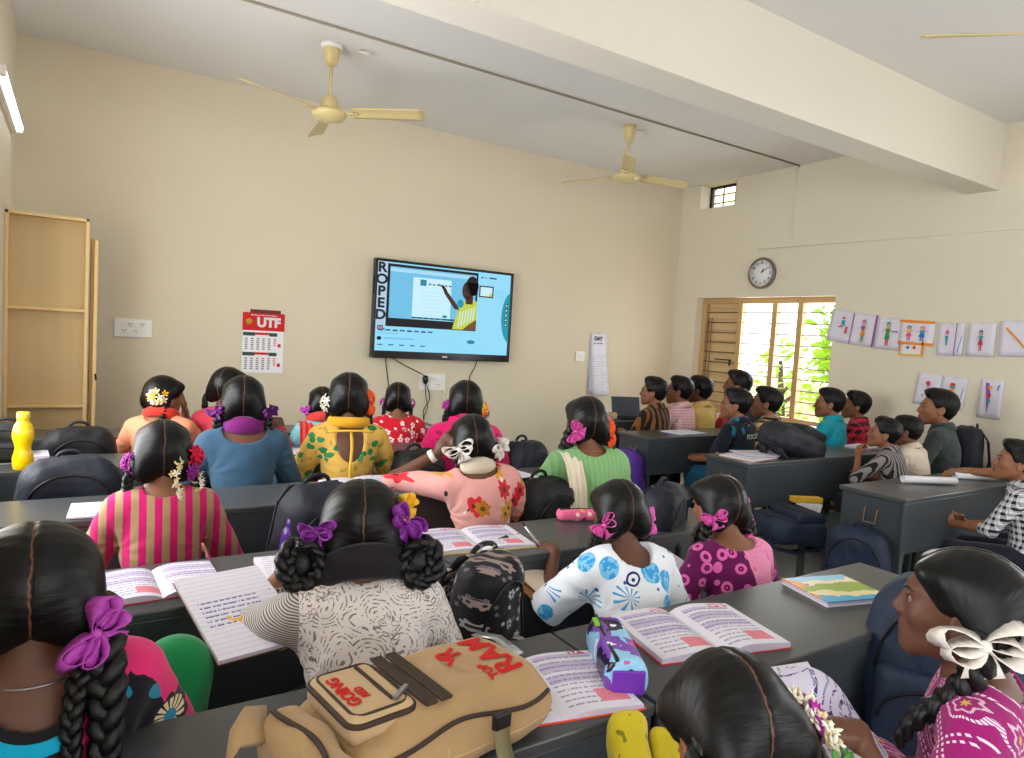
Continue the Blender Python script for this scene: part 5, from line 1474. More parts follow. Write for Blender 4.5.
person('pupil in a dark green sleeve whose forearm lies along the rightmost desk', (4.50, 1.50, 1.0), -10, lean=.20, head=(-20, 2, 0), top=FB['darkgreen'], collar=FB['darkgreen'], sleeve=.66, skin=2, seed=32,
       arms={'L': dict(w=(4.22, 1.80, .795), d=(-.6, .75, -.05), n=(0, 0, 1), hint=(-.3, -.9, .1), curl=.5)}, **B)
# ================================================================== desks with attached benches
def desk(label, x0, x1, near, far, group):
    t = thing('school_desk', label, 'desk', ((x0 + x1) / 2, (near + far) / 2, 0), group=group)
    w, d = (x1 - x0) - .008, far - near
    h = w / 2
    MB().bx(-h, h, -d / 2, d / 2, .728, .75).build('desk_top', M['desk_top'], t, bevel=.004)
    MB().bx(-h + .004, h - .004, -d / 2 + .004, -d / 2 + .018, .485, .728).build('near_panel', M['desk'], t, bevel=.003)
    MB().bx(-h + .03, h - .03, -d / 2 + .018, d / 2 - .02, .50, .512).build('book_shelf', M['desk'], t)
    for s in (-1, 1):
        x = s * (h - .022)
        MB().prism([(x - .004, -d / 2 + .055, .40), (x - .004, d / 2 - .05, .40), (x - .004, d / 2 - .035, .728), (x - .004, -d / 2 + .025, .728)], (.008, 0, 0)).build('side_panel', M['desk'], t, bevel=.002)
        k = MB().tube([(x + s * .006, -.03, .67), (x + s * .016, -.03, .64), (x + s * .02, -.03, .60), (x + s * .02, .03, .60), (x + s * .016, .03, .64), (x + s * .006, .03, .67)], .004, 6)
        k.build('bag_hook', M['iron'], t)
        for y in (-d / 2 + .03, d / 2 - .025):
            MB().bx(s * (h - .035) - .016, s * (h - .035) + .016, y - .016, y + .016, 0, .728).build('leg', M['desk'], t, bevel=.002)
    sy0, sy1 = -d / 2 - .40, -d / 2 - .10
    MB().bx(-h + .01, h - .01, sy0, sy1, .405, .43).build('bench_seat', M['desk'], t, bevel=.006)
    for s in (-1, 1):
        m = MB()
        x = s * (h - .035)
        m.bx(x - .015, x + .015, sy0 + .03, sy0 + .06, 0, .405).bx(x - .015, x + .015, sy0 + .03, d / 2 - .02, .06, .09).bx(x - .015, x + .015, sy1 - .06, sy1 - .03, .09, .405)
        m.build('bench_frame', M['desk'], t, bevel=.002)
    return t
LROWS = {1: (.85, 1.18), 2: (1.64, 1.96), 3: (2.455, 2.78), 4: (3.28, 3.60), 5: (4.07, 4.39)}
g = 'dark grey desks of the left rows'
for r, what in {1: ('nearest desk on the left, the tan backpack lying on it', 'nearest desk carrying the painted storybook and open textbook'),
                2: ('desk before the girl in the white paisley kurta', 'desk before the girl writing on a clipboard, pink pencil case on it'),
                3: ('desk before the girl in pink and tan stripes', 'desk before the girls in rose print and mint green'),
                4: ('desk before the girl in slate blue, yellow bottle at its left end', 'desk before the girls in leaf print and bright pink'),
                5: ('front row desk before the peach kurta and red kurtas', 'front row desk below the television, before the red flowered kurta')}.items():
    a, b = LROWS[r]
    desk('dark grey steel ' + what[0], -.31, .90, a, b, g)
    desk('dark grey steel ' + what[1], .90, 2.11, a, b, g)
g = 'dark grey desks of the right rows'
desk('dark grey steel desk with purple bag hanging on its left end', 3.34, 4.50, 3.42, 3.75, g)
desk('dark grey steel desk before the teal and red plaid shirts by the window', 4.50, 5.60, 3.42, 3.75, g)
desk('dark grey steel desk with a loose black bag lying on its top', 3.24, 4.42, 2.51, 2.84, g)
desk('dark grey steel desk before the dark green shirt at the right wall', 4.42, 5.60, 2.51, 2.84, g)
desk('dark grey steel desk with two rolled white papers on its top', 3.245, 4.42, 1.63, 1.96, g)
desk('dark grey steel desk at the right edge, mostly behind the checked shirt', 4.42, 5.60, 1.63, 1.96, g)
desk('dark grey steel front row desk with the open laptop on it', 3.55, 4.75, 4.20, 4.50, g)

# ================================================================== bags
BG = {k: plain('bag_' + k, c, .62, .4, .12, 10, .25, 160) for k, c in dict(navy=(19, 24, 37), black=(15, 16, 19), blue=(24, 37, 60), charcoal=(32, 35, 42), purple=(86, 44, 150), steel_blue=(34, 48, 70)).items()}
def floral_bag():
    return fab('black_floral_nylon', lambda n: f_flower((16, 15, 18), [(26, .5, .30, 6, [(150, 130, 124), (92, 70, 74), (176, 168, 170)], (40, 34, 40)), (48, .35, .24, 5, [(200, 186, 170), (110, 96, 110)], None)])(n), .5)
BG['floral'] = floral_bag()
from mathutils.bvhtree import BVHTree
def snug(o, pts, lift=.0015):
    """points pressed onto the surface of a soft body"""
    t_ = BVHTree.FromPolygons([v.co for v in o.data.vertices], [p.vertices for p in o.data.polygons])
    out = []
    for p in pts:
        h = t_.find_nearest(Vector(p))
        out.append(h[0] + h[1] * lift if h[0] is not None else Vector(p))
    return out
M['zip'] = plain('dark_zip', (10, 10, 12), .4, .5, .1)
def backpack(label, loc, rot, w, d, h, mat, seed, straps=False, loop=True, group='school bags', scale=1):
    """x width, -y front pocket, z up"""
    t = thing('backpack', label, 'backpack', loc, tuple(radians(a) for a in rot), group, scale)
    m = BG[mat]
    def main(P):
        k = 1 - .22 * np.clip((P[:, 2] - h * .45) / (h * .55), 0, 1) ** 2
        q = P.copy(); q[:, 0] = q[:, 0] / k
        e = s_box(q, (0, 0, h / 2), (w / 2, d / 2, h / 2), min(d * .42, w * .3))
        return e + .011 * wob(P, 15, seed) + .006 * wob(P * v3(1, 1, .5), 42, seed + 1) + .002 * wob(P, 110, seed + 2)
    lo, hi = np.array((-w / 2 - .04, -d / 2 - .04, -.03)), np.array((w / 2 + .04, d / 2 + .04, h + .04))
    v, q = surface(main, lo, hi, .0075)
    b = obj('main_compartment', np_mesh('bag', v, q, m), t)
    sgn = 1 if straps else -1
    def pocket(P):
        e = s_box(P, (0, -d / 2 - .012, h * .30), (w * .40, .032, h * .27), .026)
        return e + .004 * wob(P, 25, seed + 2)
    v, q = surface(pocket, (-w / 2, -d / 2 - .07, -.02), (w / 2, -d / 2 + .05, h * .65), .0075)
    p = obj('front_pocket', np_mesh('bag', v, q, m), t)
    z = MB().tube(snug(p, [(w * .37 * cos(a), -d / 2 - .06, h * .30 + h * .20 * sin(a)) for a in np.linspace(.1, pi - .1, 20)]), .0035, 6)
    z.build('zipper', M['zip'], p)
    z = MB().tube(snug(b, [(w * .44 * cos(a) * (1 - .10 * sin(a)), -d / 2 - .01, h * .56 + h * .36 * sin(a)) for a in np.linspace(-.7, pi + .7, 28)]), .004, 6)
    z.build('zipper', M['zip'], b)
    if loop:
        MB().tube([(.040 * cos(a), d / 2 - .03, h - .012 + .026 * sin(a)) for a in np.linspace(0, pi, 12)], .007, 8).build('carry_loop', m, t)
    for s in (-1, 1):
        k = MB()
        pts = [Vector((s * w * .20, d / 2 - .01, h * .95)), Vector((s * w * .24, d / 2 + .035, h * .80)), Vector((s * w * .28, d / 2 + .045, h * .5)), Vector((s * w * .32, d / 2 + .02, h * .2)), Vector((s * w * .36, d / 2 - .01, h * .06))]
        k.strip(pts, (.026, 0, 0))
        k.build('shoulder_strap', m, t, solid=.010)
    return t
backpack('black backpack on the front row bench, right of the yellow bottle', (.02, 3.78, .43), (6, 0, 4), .33, .17, .425, 'black', 1)
backpack('large dark navy backpack left of the slate blue kurta, below the yellow bottle', (-.01, 2.96, .43), (4, 0, 2), .36, .18, .43, 'navy', 2)
backpack('black bag cut off at the left edge behind the yellow bottle', (-.24, 3.52, .75), (0, 0, 0), .17, .13, .16, 'black', 3, group='school bags')
backpack('dark bag at the left edge beside the nearest girl', (-.235, 1.78, .66), (-6, 0, 20), .20, .14, .30, 'charcoal', 4)
backpack('black backpack on the bench beside the leaf print blouse', (1.385, 3.0, .43), (8, 0, 14), .30, .17, .40, 'black', 5)
backpack('dark navy backpack on the bench right of the bright pink kurta', (2.03, 3.02, .43), (6, 0, 16), .28, .17, .42, 'navy', 6)
backpack('black bag slumped between rose print and mint green kurtas', (1.60, 2.25, .43), (8, 0, 10), .27, .17, .41, 'black', 7)
t = backpack('dark navy backpack with a small purple bottle in its side pocket', (.66, 2.18, .43), (10, 0, 8), .30, .18, .47, 'navy', 8)
t = thing('bottle', 'small purple bottle in the side of the dark backpack', 'bottle', (.545, 2.08, .66), (radians(6), radians(8), 0))
PB = plain('purple_bottle', (92, 52, 140), .2, .5, .03)
MB().lathe([(.001, 0), (.022, .002), (.024, .02), (.024, .10), (.018, .125)], n=20).build('bottle_body', PB, t)
MB().lathe([(.018, .125), (.019, .127), (.019, .15), (.001, .152)], n=20).build('cap', PB, t)
backpack('black backpack with pale flower print beside the paisley kurta', (.855, 1.44, .43), (8, 0, 12), .185, .14, .44, 'floral', 9)
backpack('dark blue backpack in front of the girl in the purple ring print', (1.80, 1.80, .52), (10, 0, 30), .26, .13, .38, 'navy', 10)
backpack('purple backpack hanging from the left end of a boys desk', (3.24, 3.52, .28), (0, 0, -78), .24, .14, .37, 'purple', 11)
backpack('navy backpack hanging from hook on left end of the rolled papers desk', (3.185, 1.80, .12), (0, 0, -70), .30, .15, .46, 'blue', 12)
backpack('blue bag lying flat on the bench with a yellow box on it', (3.42, 2.20, .44), (-86, 0, 72), .32, .13, .34, 'blue', 13, loop=False)
backpack('loose black bag lying across the desk before the teal shirt', (4.07, 2.68, .755), (-74, 0, 96), .27, .17, .52, 'charcoal', 14)
backpack('grey backpack standing on the far desk before the window', (4.72, 3.56, .75), (0, 0, -24), .32, .16, .17, 'charcoal', 15)
backpack('dark navy backpack by the right wall, straps facing out', (5.40, 2.30, .43), (4, 0, 205), .36, .18, .52, 'navy', 16)
backpack('steel blue backpack beside the girl with the large white bow', (1.70, .74, .44), (-6, 0, -64), .33, .20, .44, 'steel_blue', 17)

# --- the big tan backpack lying on the nearest desk
TAN = fab('tan_canvas', f_plain((172, 140, 98)), .85, 500)
TAN2 = fab('pale_tan_canvas', f_plain((190, 160, 120)), .85, 500)
BRN = plain('brown_webbing', (62, 48, 38), .7, .3, .1)
RED = plain('red_print', (196, 34, 30), .7, .2, .08)
OLV = plain('olive_webbing', (120, 112, 80), .8, .2, .08)
t = thing('backpack', 'large tan canvas backpack with red RAM lettering lying on the near desk', 'backpack', (.478, .945, .752), (0, 0, radians(8)), 'school bags', .88)
# lying on its back: x along its length (top at -x), y across, z up
BL, BW, BH = .45, .30, .088
def tanf(P):
    k = 1 - .16 * np.clip(np.abs(P[:, 0] + .02) / (BL / 2), 0, 1) ** 3
    q = P.copy(); q[:, 1] /= k
    d = s_box(q, (.01, 0, BH * .48), (BL / 2, BW / 2, BH * .48), .062)
    d = smin(d, s_box(P, (.045, .012, BH * .92), (.165, .098, .030), .028), .03)
    d = d + .0065 * wob(P, 16, 3) + .0042 * wob(P * v3(.5, 1, 1), 46, 4)
    return d + .004 * np.sin(P[:, 0] * 52 + 2 * np.sin(P[:, 1] * 20)) * np.clip((-P[:, 1] - .06) / .1, 0, 1)
v, q = surface(tanf, (-.30, -.20, -.02), (.31, .20, .22), .005)
tb = obj('main_compartment', np_mesh('bag', v, q, TAN), t)
def pock(P): return s_box(P, (-.125, .012, BH + .012), (.062, .088, .026), .020) + .002 * wob(P, 40, 5)
v, q = surface(pock, (-.22, -.12, .07), (-.03, .13, .21), .005)
pk = obj('front_pocket', np_mesh('bag', v, q, TAN2), t)
from mathutils.bvhtree import BVHTree
def rr(a, b, r, n=8):
    return [(cx + r * cos(t), cy + r * sin(t)) for cx, cy, t0 in ((a - r, b - r, 0), (-a + r, b - r, pi / 2), (-a + r, -b + r, pi), (a - r, -b + r, 1.5 * pi)) for t in np.linspace(t0, t0 + pi / 2, n)]
e = [(-.125 + p[0], .012 + p[1], BH + .024) for p in rr(.0605, .0865, .022)]
MB().tube(e + e[:2], .0055, 6, cap=False).build('piping', BRN, pk)
e = [(-.125 + p[0], .012 + p[1], BH + .036) for p in rr(.050, .076, .018)]
MB().tube(e + e[:2], .0025, 6, cap=False).build('piping', BRN, pk)
def drape(o, lift):
    """height of the soft bag under each point of a print lying on it"""
    t_ = BVHTree.FromPolygons([v.co for v in o.data.vertices], [p.vertices for p in o.data.polygons])
    def f(M):
        def b(co):
            q = M @ co
            h = t_.ray_cast(Vector((q.x, q.y, .5)), Vector((0, 0, -1)))[0]
            return Vector((q.x, q.y, (h.z if h else q.z) + lift + (co.z if co.z > 0 else 0)))
        return b
    return f
on_tb, on_pk = drape(tb, .0022), drape(pk, .0012)
MB().bx(-.104, -.098, -.052, .078, BH + .036, BH + .0405).build('zipper', BRN, pk)
MB().box((-.085, -.05, BH + .045), (.045, .008, .006), Matrix.Rotation(.6, 3, 'Z')).build('zip_pull', M['steel'], pk)
m = MB()
for x in (-.045, -.015): m.bx(x - .012, x + .012, -.088, .105, BH + .026, BH + .033)
m.build('webbing_band', BRN, tb, bevel=.003)
RZ = Matrix.Rotation(pi / 2, 4, 'Z')
def on_bag(x, y, z, rot): return Matrix.Translation((x, y, z)) @ Matrix.Rotation(rot, 4, 'Z')
text('red_lettering', 'RAM', .074, RED, tb, None, .0016, .001, bend=on_tb(on_bag(.152, .005, BH + .031, pi / 2)))
text('red_lettering', 'TOP', .026, RED, tb, None, .0008, .001, bend=on_tb(on_bag(.108, -.045, BH + .031, pi / 2)))
text('red_lettering', 'R', .065, RED, tb, None, .0016, .001, bend=on_tb(on_bag(.078, .045, BH + .031, pi / 2)))
MB().prism([(.045, -.01, BH + .034), (.07, .01, BH + .034), (.045, .03, BH + .034), (.045, .02, BH + .034), (.058, .01, BH + .034), (.045, .0, BH + .034)], (0, 0, .002)).build('red_arrow', RED, tb)
text('red_lettering', 'GOING', .030, RED, pk, None, .0012, .0008, bend=on_pk(on_bag(-.156, .012, BH + .0375, pi / 2)))
text('red_lettering', 'RED', .020, RED, pk, None, .0008, .0008, bend=on_pk(on_bag(-.132, -.005, BH + .0375, pi / 2)))
MB().strip([(.205, -.02, BH + .02), (.205, .05, BH + .028), (.19, .10, BH + .02)], (.012, 0, 0)).build('mesh_trim', M['steel'], tb, solid=.004)
MB().tube(snug(tb, [(-.21 + .43 * k / 24, -.115 - .012 * sin(k * .4), BH - .012) for k in range(25)], .001), .0045, 6).build('zipper', BRN, tb)
MB().tube(snug(tb, [(-.20 + .42 * k / 24, -.15, .052) for k in range(25)], .0008), .0022, 5).build('seam', TAN2, tb)
MB().tube(snug(tb, [(-.05, -.16, .02 + .07 * k / 10) for k in range(11)], .0008), .0022, 5).build('seam', TAN2, tb)
MB().box((.055, -.150, .085), (.036, .012, .028)).build('buckle', M['black_plastic'], t, bevel=.003)
MB().strip([(.055, -.147, .09), (.05, -.163, .05), (.045, -.19, .012), (.04, -.26, .006)], (.016, 0, 0)).build('compression_strap', OLV, t, solid=.003)
def side(P):
    d = s_box(P, (-.238, -.035, .056), (.045, .12, .052), .042)
    return d + .006 * wob(P, 20, 7) + .003 * np.sin(P[:, 1] * 60)
v, q = surface(side, (-.33, -.20, -.02), (-.14, .13, .15), .005)
sp = obj('side_pocket', np_mesh('bag', v, q, TAN), t)
MB().tube([(-.25 + .010 * sin(k * .5), -.13 + .019 * k, .108 + .004 * sin(pi * k / 10)) for k in range(11)], .0045, 6).build('zipper', BRN, sp)
m = MB(); m.strip([(-.27, .06, .085), (-.31, .05, .10), (-.34, .02, .085), (-.35, -.02, .06), (-.335, -.05, .035), (-.30, -.06, .03)], [(.012, .03, .012)] * 6)
m.build('shoulder_strap', TAN, t, solid=.010)

# ================================================================== bottle, cases, boxes
YEL = plain('glossy_yellow_plastic', (240, 196, 14), .15, .5, .02)
YLC = plain('yellow_cap_plastic', (226, 206, 40), .3, .5, .02)
t = thing('bottle', 'tall yellow plastic water bottle standing on the left desk', 'bottle', (-.17, 3.31, .75))
MB().lathe([(r_, z_ * .87) for r_, z_ in [(.001, 0), (.030, .001), (.034, .008), (.036, .03), (.036, .06), (.029, .09), (.027, .105), (.031, .125), (.037, .15), (.037, .175), (.031, .205), (.021, .225), (.019, .24)]], n=32).build('bottle_body', YEL, t)
MB().lathe([(.022, .202), (.023, .204), (.023, .228), (.021, .232), (.001, .233)], n=32).build('cap', YLC, t)

def page_mat(name, style, seed=0):
    n = NT(name, .75, .2)
    x, y, z = n.xyz()
    c = vary(n, (222, 218, 228), .02, 20)
    row = n.m('MULTIPLY', y, 60)
    fr = n.m('FRACT', row)
    word = n.noise(1, 2, n.vec(n.m('MULTIPLY', x, 150), n.m('FLOOR', row), float(seed)), .7)
    ink = n.m('MULTIPLY', n.band(fr, .3, .62), n.gt(word, .47))
    marg = n.m('MULTIPLY', n.band(x, .018, .145), n.band(y, .02, .205))
    if style == 'text':
        blk = n.m('MULTIPLY', n.band(n.m('FRACT', n.m('MULTIPLY', y, 22)), .18, .8), n.gt(y, .085))
        c = n.mix(n.m('MULTIPLY', n.m('MULTIPLY', blk, marg), .5), c, (160, 130, 190))
        c = n.mix(n.m('MULTIPLY', n.m('MULTIPLY', ink, marg), .6), c, (96, 74, 120))
        c = n.mix(n.m('MULTIPLY', n.band(x, .085, .142), n.band(y, .022, .066)), c, (222, 132, 146))
        red = n.m('MULTIPLY', n.m('MULTIPLY', n.band(x, .1, .155), n.band(y, .200, .222)), n.gt(n.noise(170, 2), .52))
        c = n.mix(red, c, (206, 60, 66))
    elif style == 'lines':
        c = n.mix(n.m('MULTIPLY', n.lt(n.m('FRACT', n.m('MULTIPLY', y, 62)), .10), .5), c, (150, 150, 180))
        hand = n.m('MULTIPLY', n.m('MULTIPLY', ink, marg), n.gt(y, .10))
        c = n.mix(n.m('MULTIPLY', hand, .85), c, (60, 64, 140))
        c = n.mix(n.m('MULTIPLY', n.m('MULTIPLY', n.band(y, .10, .135), n.band(x, .06, .12)), n.gt(n.noise(40, 2), .5)), c, (230, 176, 60))
    elif style == 'print':
        c = n.mix(n.m('MULTIPLY', n.m('MULTIPLY', ink, marg), .55), c, (90, 90, 110))
    n.color(c)
    return n.mat
PG = {k: page_mat('page_' + k, k, i) for i, k in enumerate(('text', 'lines', 'print'))}
PAGE_EDGE = plain('page_edges', (214, 204, 224), .8, .2, .06, 200)
def open_book(label, loc, rotz, pw=.165, ph=.235, th=.012, left='text', right='text', cover=(196, 60, 50), tilt=(0, 0), group='open books on the desks', lift=1.0):
    t = thing('open_book', label, 'book', loc, (radians(tilt[0]), radians(tilt[1]), radians(rotz)), group)
    cm = plain('book_cover', cover, .4, .4, .05)
    MB().bx(-pw - .004, pw + .004, -ph / 2 - .003, ph / 2 + .003, 0, .002).build('cover', cm, t)
    for s, st in ((-1, left), (1, right)):
        m = MB()
        n = 12
        def top(u):
            return .003 + th * (sin(min(1, u * 2.2) * pi / 2) ** .7 * (1 - .55 * u ** 1.5)) * lift
        V = []
        for i in range(n + 1):
            u = i / n
            z = top(u)
            V += [(s * pw * u + (0 if s > 0 else 0), 0, .002), (s * pw * u, ph, .002), (s * pw * u, 0, z), (s * pw * u, ph, z)]
        ft, fe = [], []
        for i in range(n):
            a, b = i * 4, i * 4 + 4
            ft.append((a + 2, b + 2, b + 3, a + 3)); fe += [(a, b, b + 2, a + 2), (a + 1, a + 3, b + 3, b + 1)]
        e = n * 4; fe += [(e, e + 1, e + 3, e + 2)]
        # shift so local x runs left to right across each page
        off = -pw if s < 0 else 0
        m.add([(x - off, y, z) for x, y, z in V], ft, True); m.cur = 1
        m.add([(x - off, y, z) for x, y, z in V], fe)
        m.build('pages', [PG[st], PAGE_EDGE], t, loc=(off, -ph / 2, 0))
    return t
def sheets(label, loc, rotz, w=.21, h=.28, th=.006, st='print', cover=None, name='notebook', cat='notebook', group='books and papers on the desks', tilt=(0, 0)):
    t = thing(name, label, cat, loc, (radians(tilt[0]), radians(tilt[1]), radians(rotz)), group)
    if cover: MB().bx(-w / 2 - .002, w / 2 + .002, -h / 2 - .002, h / 2 + .002, 0, .002).build('cover', plain('cover', cover, .5, .4, .05), t)
    m = MB(); z = .002
    m.add([(0, 0, z), (w, 0, z), (w, h, z), (0, h, z)] + [(0, 0, z + th), (w, 0, z + th), (w, h, z + th), (0, h, z + th)], [(4, 5, 6, 7)])
    m.cur = 1; m.add(m.v[:8], [(0, 1, 5, 4), (1, 2, 6, 5), (2, 3, 7, 6), (3, 0, 4, 7), (3, 2, 1, 0)])
    m.build('pages', [PG[st], PAGE_EDGE], t, loc=(-w / 2, -h / 2, 0))
    return t
open_book('open textbook lying beside the galaxy pencil case on the near desk', (1.20, 1.03, .75), -12, ph=.225, th=.02)
open_book('open textbook under the right end of the tan backpack', (.735, .985, .75), -12, pw=.155, ph=.215, th=.012, cover=(226, 80, 40))
open_book('open textbook before the rose print kurta, beside the black flowered bag', (1.06, 1.83, .75), -8, pw=.17, ph=.22, cover=(240, 214, 70))
open_book('white textbook on the desk right of the nearest braided girl', (.175, 1.80, .75), 2, pw=.135, ph=.20, th=.016)
sheets('lined exercise book hanging past the desk edge by the paisley sleeve', (.315, 1.55, .755), 10, .19, .30, .008, 'lines', (120, 90, 60), tilt=(14, 0))
sheets('small pale notebook held under the hand of the paisley girl', (.475, 1.76, .755), -6, .15, .2, .01, 'print', (150, 120, 90))
open_book('open white book between the blue circle print and the dark blue bag', (1.79, 1.88, .75), 6, pw=.12, ph=.16, th=.006)
sheets('white sheet on the lap of the girl in blue circle print', (1.62, 1.60, .70), 22, .20, .28, .002, 'lines', name='paper', cat='paper', tilt=(20, 0))
open_book('open white book on desk left of rose print kurta', (1.01, 2.68, .75), 4, pw=.15, ph=.19, th=.010, left='print', right='print')
sheets('white paper at the right hand of the rose print kurta', (1.44, 2.62, .75), -6, .20, .2, .004, 'print', name='paper', cat='paper')
sheets('white notebook beside the left arm of the mint green kurta', (1.72, 2.64, .75), 10, .18, .2, .004, 'print')
sheets('small notebook at the left hand of the girl in slate blue', (.41, 3.38, .75), -10, .17, .14, .008, 'print', (160, 120, 70))
sheets('open paper at right hand of the girl in slate blue', (.94, 3.44, .75), 8, .2, .15, .004, 'text', name='paper', cat='paper')
sheets('white paper on the desk left of the striped kurta', (.06, 2.56, .75), -4, .14, .18, .006, 'print', name='paper', cat='paper')
sheets('stack of books lying behind the yellow bottle', (-.20, 3.50, .75), 4, .22, .14, .028, 'print', (60, 90, 120), name='book', cat='book')
sheets('pale notebook on the front desk of the red flowered kurta', (1.90, 4.2, .75), 8, .2, .2, .006, 'print')
sheets('white paper on far left of the front desk by aqua kurta', (1.42, 4.22, .75), 0, .2, .2, .004, 'print', name='paper', cat='paper')
sheets('yellow covered notebook with loose sheets on the bag-laden desk', (3.46, 2.68, .75), 8, .30, .22, .006, 'print', (224, 186, 50))
sheets('loose white sheets overlapping the yellow covered notebook', (3.56, 2.70, .76), -14, .26, .2, .004, 'lines', name='paper', cat='paper')
open_book('open book with a blue page before the FOCUS shirt', (3.86, 3.58, .75), 4, pw=.15, ph=.2, th=.006, left='print', right='print', cover=(90, 160, 210))
sheets('white book lying on far desk before the teal shirt', (4.98, 3.52, .75), -10, .24, .18, .02, 'print')
sheets('white notebook on desk before the red plaid shirt', (4.72, 2.70, .75), 6, .2, .16, .016, 'print')
sheets('flat white paper on desk before the dark green sleeve', (4.62, 1.84, .75), 4, .24, .1, .004, 'print', name='paper', cat='paper')
sheets('white paper on bench beside the yellow box', (3.62, 2.36, .50), 30, .24, .14, .006, 'print', name='paper', cat='paper')

# rolled papers
for lab, c, L, rz in (('longer roll of white paper lying across the desk near its end', (3.80, 1.80, .772), .30, -26), ('second roll of white paper lying farther along the same desk', (4.27, 1.76, .770), .30, -30)):
    t = thing('paper_roll', lab, 'paper', c, (0, 0, radians(rz)), 'rolled papers')
    m = MB()
    def fn(u, v):
        a = v * 4 * pi; r = .022 - .0012 * a / pi * .8
        return ((u - .5) * L, r * cos(a), r * sin(a) * .85)
    m.grid(fn, 2, 48)
    m.build('rolled_sheet', M['paper'], t, solid=.0008)

# storybook with a painted cover
def story_mat():
    n = NT('painted_cover', .3, .5)
    x, y, z = n.xyz()
    w = n.m('ADD', y, n.m('MULTIPLY', n.m('SUBTRACT', n.noise(14, 2), .5), .09))
    c = n.mix(n.gt(w, -.055), (60, 168, 210), (240, 226, 170))
    c = n.mix(n.gt(w, -.02), c, (150, 176, 60)); c = n.mix(n.gt(w, .03), c, (244, 232, 196)); c = n.mix(n.gt(w, .06), c, (150, 206, 236))
    v = n.vor(22, n.scale(n.P, (.8, 1.6, 1))); s = n.node('SeparateXYZ', {0: v.outputs['Color']})
    mid = n.m('MULTIPLY', n.band(y, -.05, .05), n.band(x, -.08, .06))
    c = n.mix(n.m('MULTIPLY', n.m('MULTIPLY', n.lt(v.outputs['Distance'], .4), n.gt(s.outputs[0], .5)), mid), c, n.mix(n.gt(s.outputs[1], .5), (220, 90, 70), (230, 150, 60)))
    c = n.mix(n.m('MULTIPLY', n.lt(x, -.07), n.gt(n.noise(18, 2), .52)), c, (230, 150, 70))
    n.color(c); return n.mat
t = thing('storybook', 'colourful painted storybook lying at the right end of the near desk', 'book', (1.765, 1.05, .75), (0, 0, radians(-14)))
MB().bx(-.103, .103, -.083, .083, .002, .012).build('pages', PAGE_EDGE, t)
MB().bx(-.106, .106, -.086, .086, 0, .002).build('back_cover', M['paper'], t)
MB().bx(-.106, .106, -.086, .086, .012, .0145).build('front_cover', story_mat(), t)

# pencil cases and pouches
def galaxy():
    n = NT('galaxy_print', .18, .6)
    v = n.vor(24, n.addv(n.P, n.scale(n.noise(22, 3, col=True), .07))); s = n.node('SeparateXYZ', {0: v.outputs['Color']})
    c = n.mix(n.gt(s.outputs[0], .35), (206, 84, 160), (122, 70, 180)); c = n.mix(n.gt(s.outputs[1], .7), c, (40, 34, 60)); c = n.mix(n.gt(s.outputs[2], .72), c, (150, 206, 240)); c = n.mix(n.m('MULTIPLY', n.lt(v.outputs['Distance'], .18), n.gt(s.outputs[2], .5)), c, (240, 240, 250))
    n.color(c); return n.mat
VIO = plain('violet_vinyl', (116, 48, 176), .3, .5, .05)
t = thing('pencil_case', 'shiny purple and pink galaxy print pencil case on the near desk', 'pencil case', (.915, .985, .75), (0, 0, radians(62)))
def pc(P): return smax(s_box(P, (0, 0, .034), (.105, .042 , .034), .016), np.abs(P[:, 1]) * .8 + P[:, 2] * .55 - .058, .01) + .002 * wob(P, 40, 2)
v, q = surface(pc, (-.13, -.07, -.01), (.13, .07, .09), .005)
c = obj('case_body', np_mesh('case', v, q, galaxy()), t)
MB().box((-.106, 0, .027), (.006, .062, .046)).build('end_panel', VIO, t, bevel=.004)
MB().tube([(-.10 + .2 * k / 10, .022, .067 - .004 * sin(pi * k / 10)) for k in range(11)], .004, 6).build('zipper', M['zip'], t)
MB().box((.06, .03, .07), (.03, .01, .006)).build('zip_pull', plain('lime_tag', (130, 200, 50), .4), t)
t = thing('pencil_case', 'pink flowered zip pencil case on desk behind the mint green kurta', 'pencil case', (1.555, 1.90, .75), (0, 0, radians(-18)))
def pc2(P): return s_box(P, (0, 0, .02), (.095, .028, .02), .017) + .002 * wob(P, 40, 3)
v, q = surface(pc2, (-.12, -.05, -.01), (.12, .05, .06), .005)
obj('case_body', np_mesh('case', v, q, fab('pink_flower_vinyl', f_flower((232, 100, 140), [(40, .5, .3, 5, [(250, 220, 200), (80, 40, 60), (240, 180, 60)], None)]), .4)), t)
MB().tube([(-.085 + .17 * k / 10, .0, .040) for k in range(11)], .006, 6, flat=.5).build('zipper', M['zip'], t)
t = thing('pouch', 'crumpled yellow pouch at the lower edge beside the jasmine hair', 'pouch', (.775, .785, .695), (radians(34), 0, radians(-32)))
LEM = fab('mottled_yellow_cloth', lambda n: n.mix(n.gt(n.noise(34, 2), .62), vary(n, (196, 176, 30), .15, 20), (120, 116, 24)), .6)
def po(P): return s_box(P, (0, 0, .03), (.034, .085, .03), .024) + .006 * wob(P, 45, 5)
v, q = surface(po, (-.06, -.12, -.02), (.06, .12, .09), .005)
obj('pouch_body', np_mesh('case', v, q, LEM), t)
def po(P): return s_box(P, (.062, -.02, .022), (.024, .085, .02), .014) + .002 * wob(P, 45, 6)
v, q = surface(po, (.02, -.14, -.02), (.12, .10, .07), .005)
obj('side_panel', np_mesh('case', v, q, LEM), t)
t = thing('geometry_box', 'yellow ribbed plastic box lying on the blue bag', 'box', (3.47, 2.28, .565), (0, 0, radians(-28)))
YB_ = plain('ochre_plastic', (222, 172, 52), .4, .4, .06)
MB().bx(-.085, .085, -.028, .028, 0, .026).build('box_body', YB_, t, bevel=.004)
m = MB()
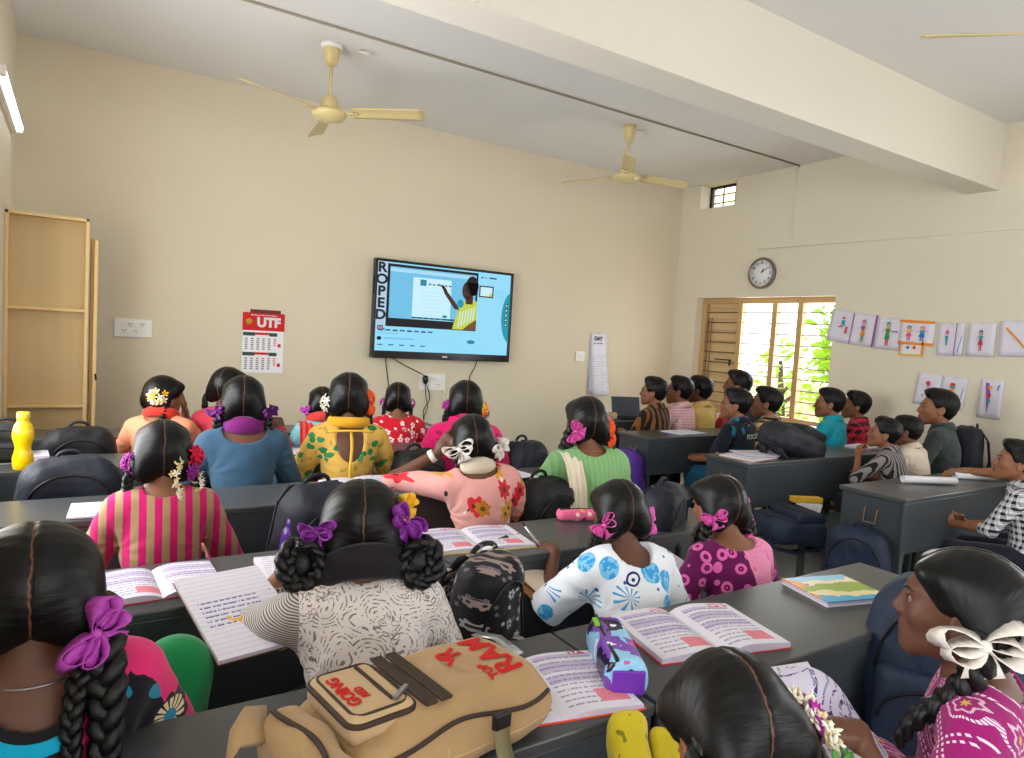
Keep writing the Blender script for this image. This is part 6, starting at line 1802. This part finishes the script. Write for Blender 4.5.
for k in range(5): m.bx(-.078 + k * .032, -.078 + k * .032 + .026, -.030, -.026, .004, .024)
m.build('box_rib', YB_, t, bevel=.002)
MB().bx(-.086, .086, -.029, .029, .026, .030).build('lid', YB_, t, bevel=.002)

# clipboard with pad and pen
t = thing('clipboard', 'brown wooden clipboard with cream pad held by the writing girl', 'clipboard', (1.185, 1.66, .685), (radians(26), radians(-4), radians(20)))
MB().bx(-.10, .10, -.15, .15, 0, .004).build('board', wood_mat('hardboard', (134, 88, 46), (156, 106, 60), 1, 30), t, bevel=.001)
m = MB()
m.grid(lambda u, v: ((u - .5) * .175 + .012, (v - .5) * .27 - .01, .006 + .012 * (1 - v) + .006 * sin(u * 5)), 10, 10)
m.build('paper_pad', plain('cream_pad', (224, 208, 186), .8, .2, .03), t, solid=.006)
MB().bx(-.035, .035, .125, .155, .004, .014).build('clip', M['black_plastic'], t, bevel=.003)
t = thing('pen', 'steel pen in the hand of the girl writing on the clipboard', 'pen', (1.225, 1.715, .765), (radians(-34), radians(-26), radians(15)))
MB().tube([(0, 0, -.06), (0, 0, .055)], .0042, 10).build('barrel', M['steel'], t)
MB().tube([(0, 0, .055), (0, 0, .075)], .003, 8).build('push_button', M['black_plastic'], t)
MB().bx(-.001, .001, .004, .007, .02, .058).build('pocket_clip', M['steel'], t)

# book in the lap of the reading girl
t = open_book('open printed book lying in the lap of the girl with the white bow', (1.03, .70, .755), 52, pw=.15, ph=.21, th=.014, left='print', right='print', cover=(206, 90, 50), tilt=(-16, -6))

# open laptop on the front desk of the boys
t = thing('laptop', 'open dark laptop on the front desk left of the brown striped shirt', 'laptop', (4.03, 4.36, .75), (0, 0, radians(-14)), None, .8)
MB().bx(-.17, .17, -.11, .11, 0, .016).build('base', M['black_plastic'], t, bevel=.003)
scrn = MB().box((0, .125, .115), (.34, .010, .215), Matrix.Rotation(radians(-14), 3, 'X')).build('lid', plain('laptop_lid_grey', (70, 78, 90), .3, .5, .03), t, bevel=.003)

t = thing('pencil_case', 'beige patterned pencil case on the front desk beside the laptop', 'pencil case', (3.74, 4.33, .75), (0, 0, radians(-10)))
def pc3(P): return s_box(P, (0, 0, .03), (.085, .035, .03), .02) + .003 * wob(P, 40, 3)
v, q = surface(pc3, (-.12, -.06, -.01), (.12, .06, .09), .006)
obj('case_body', np_mesh('case', v, q, fab('beige_brown_print', f_flower((206, 176, 140), [(40, .6, .3, 4, [(120, 84, 60), (160, 110, 60)], None)]))), t)
MB().tube([(-.075 + .15 * k / 10, .0, .060) for k in range(11)], .005, 6, flat=.5).build('zipper', M['zip'], t)
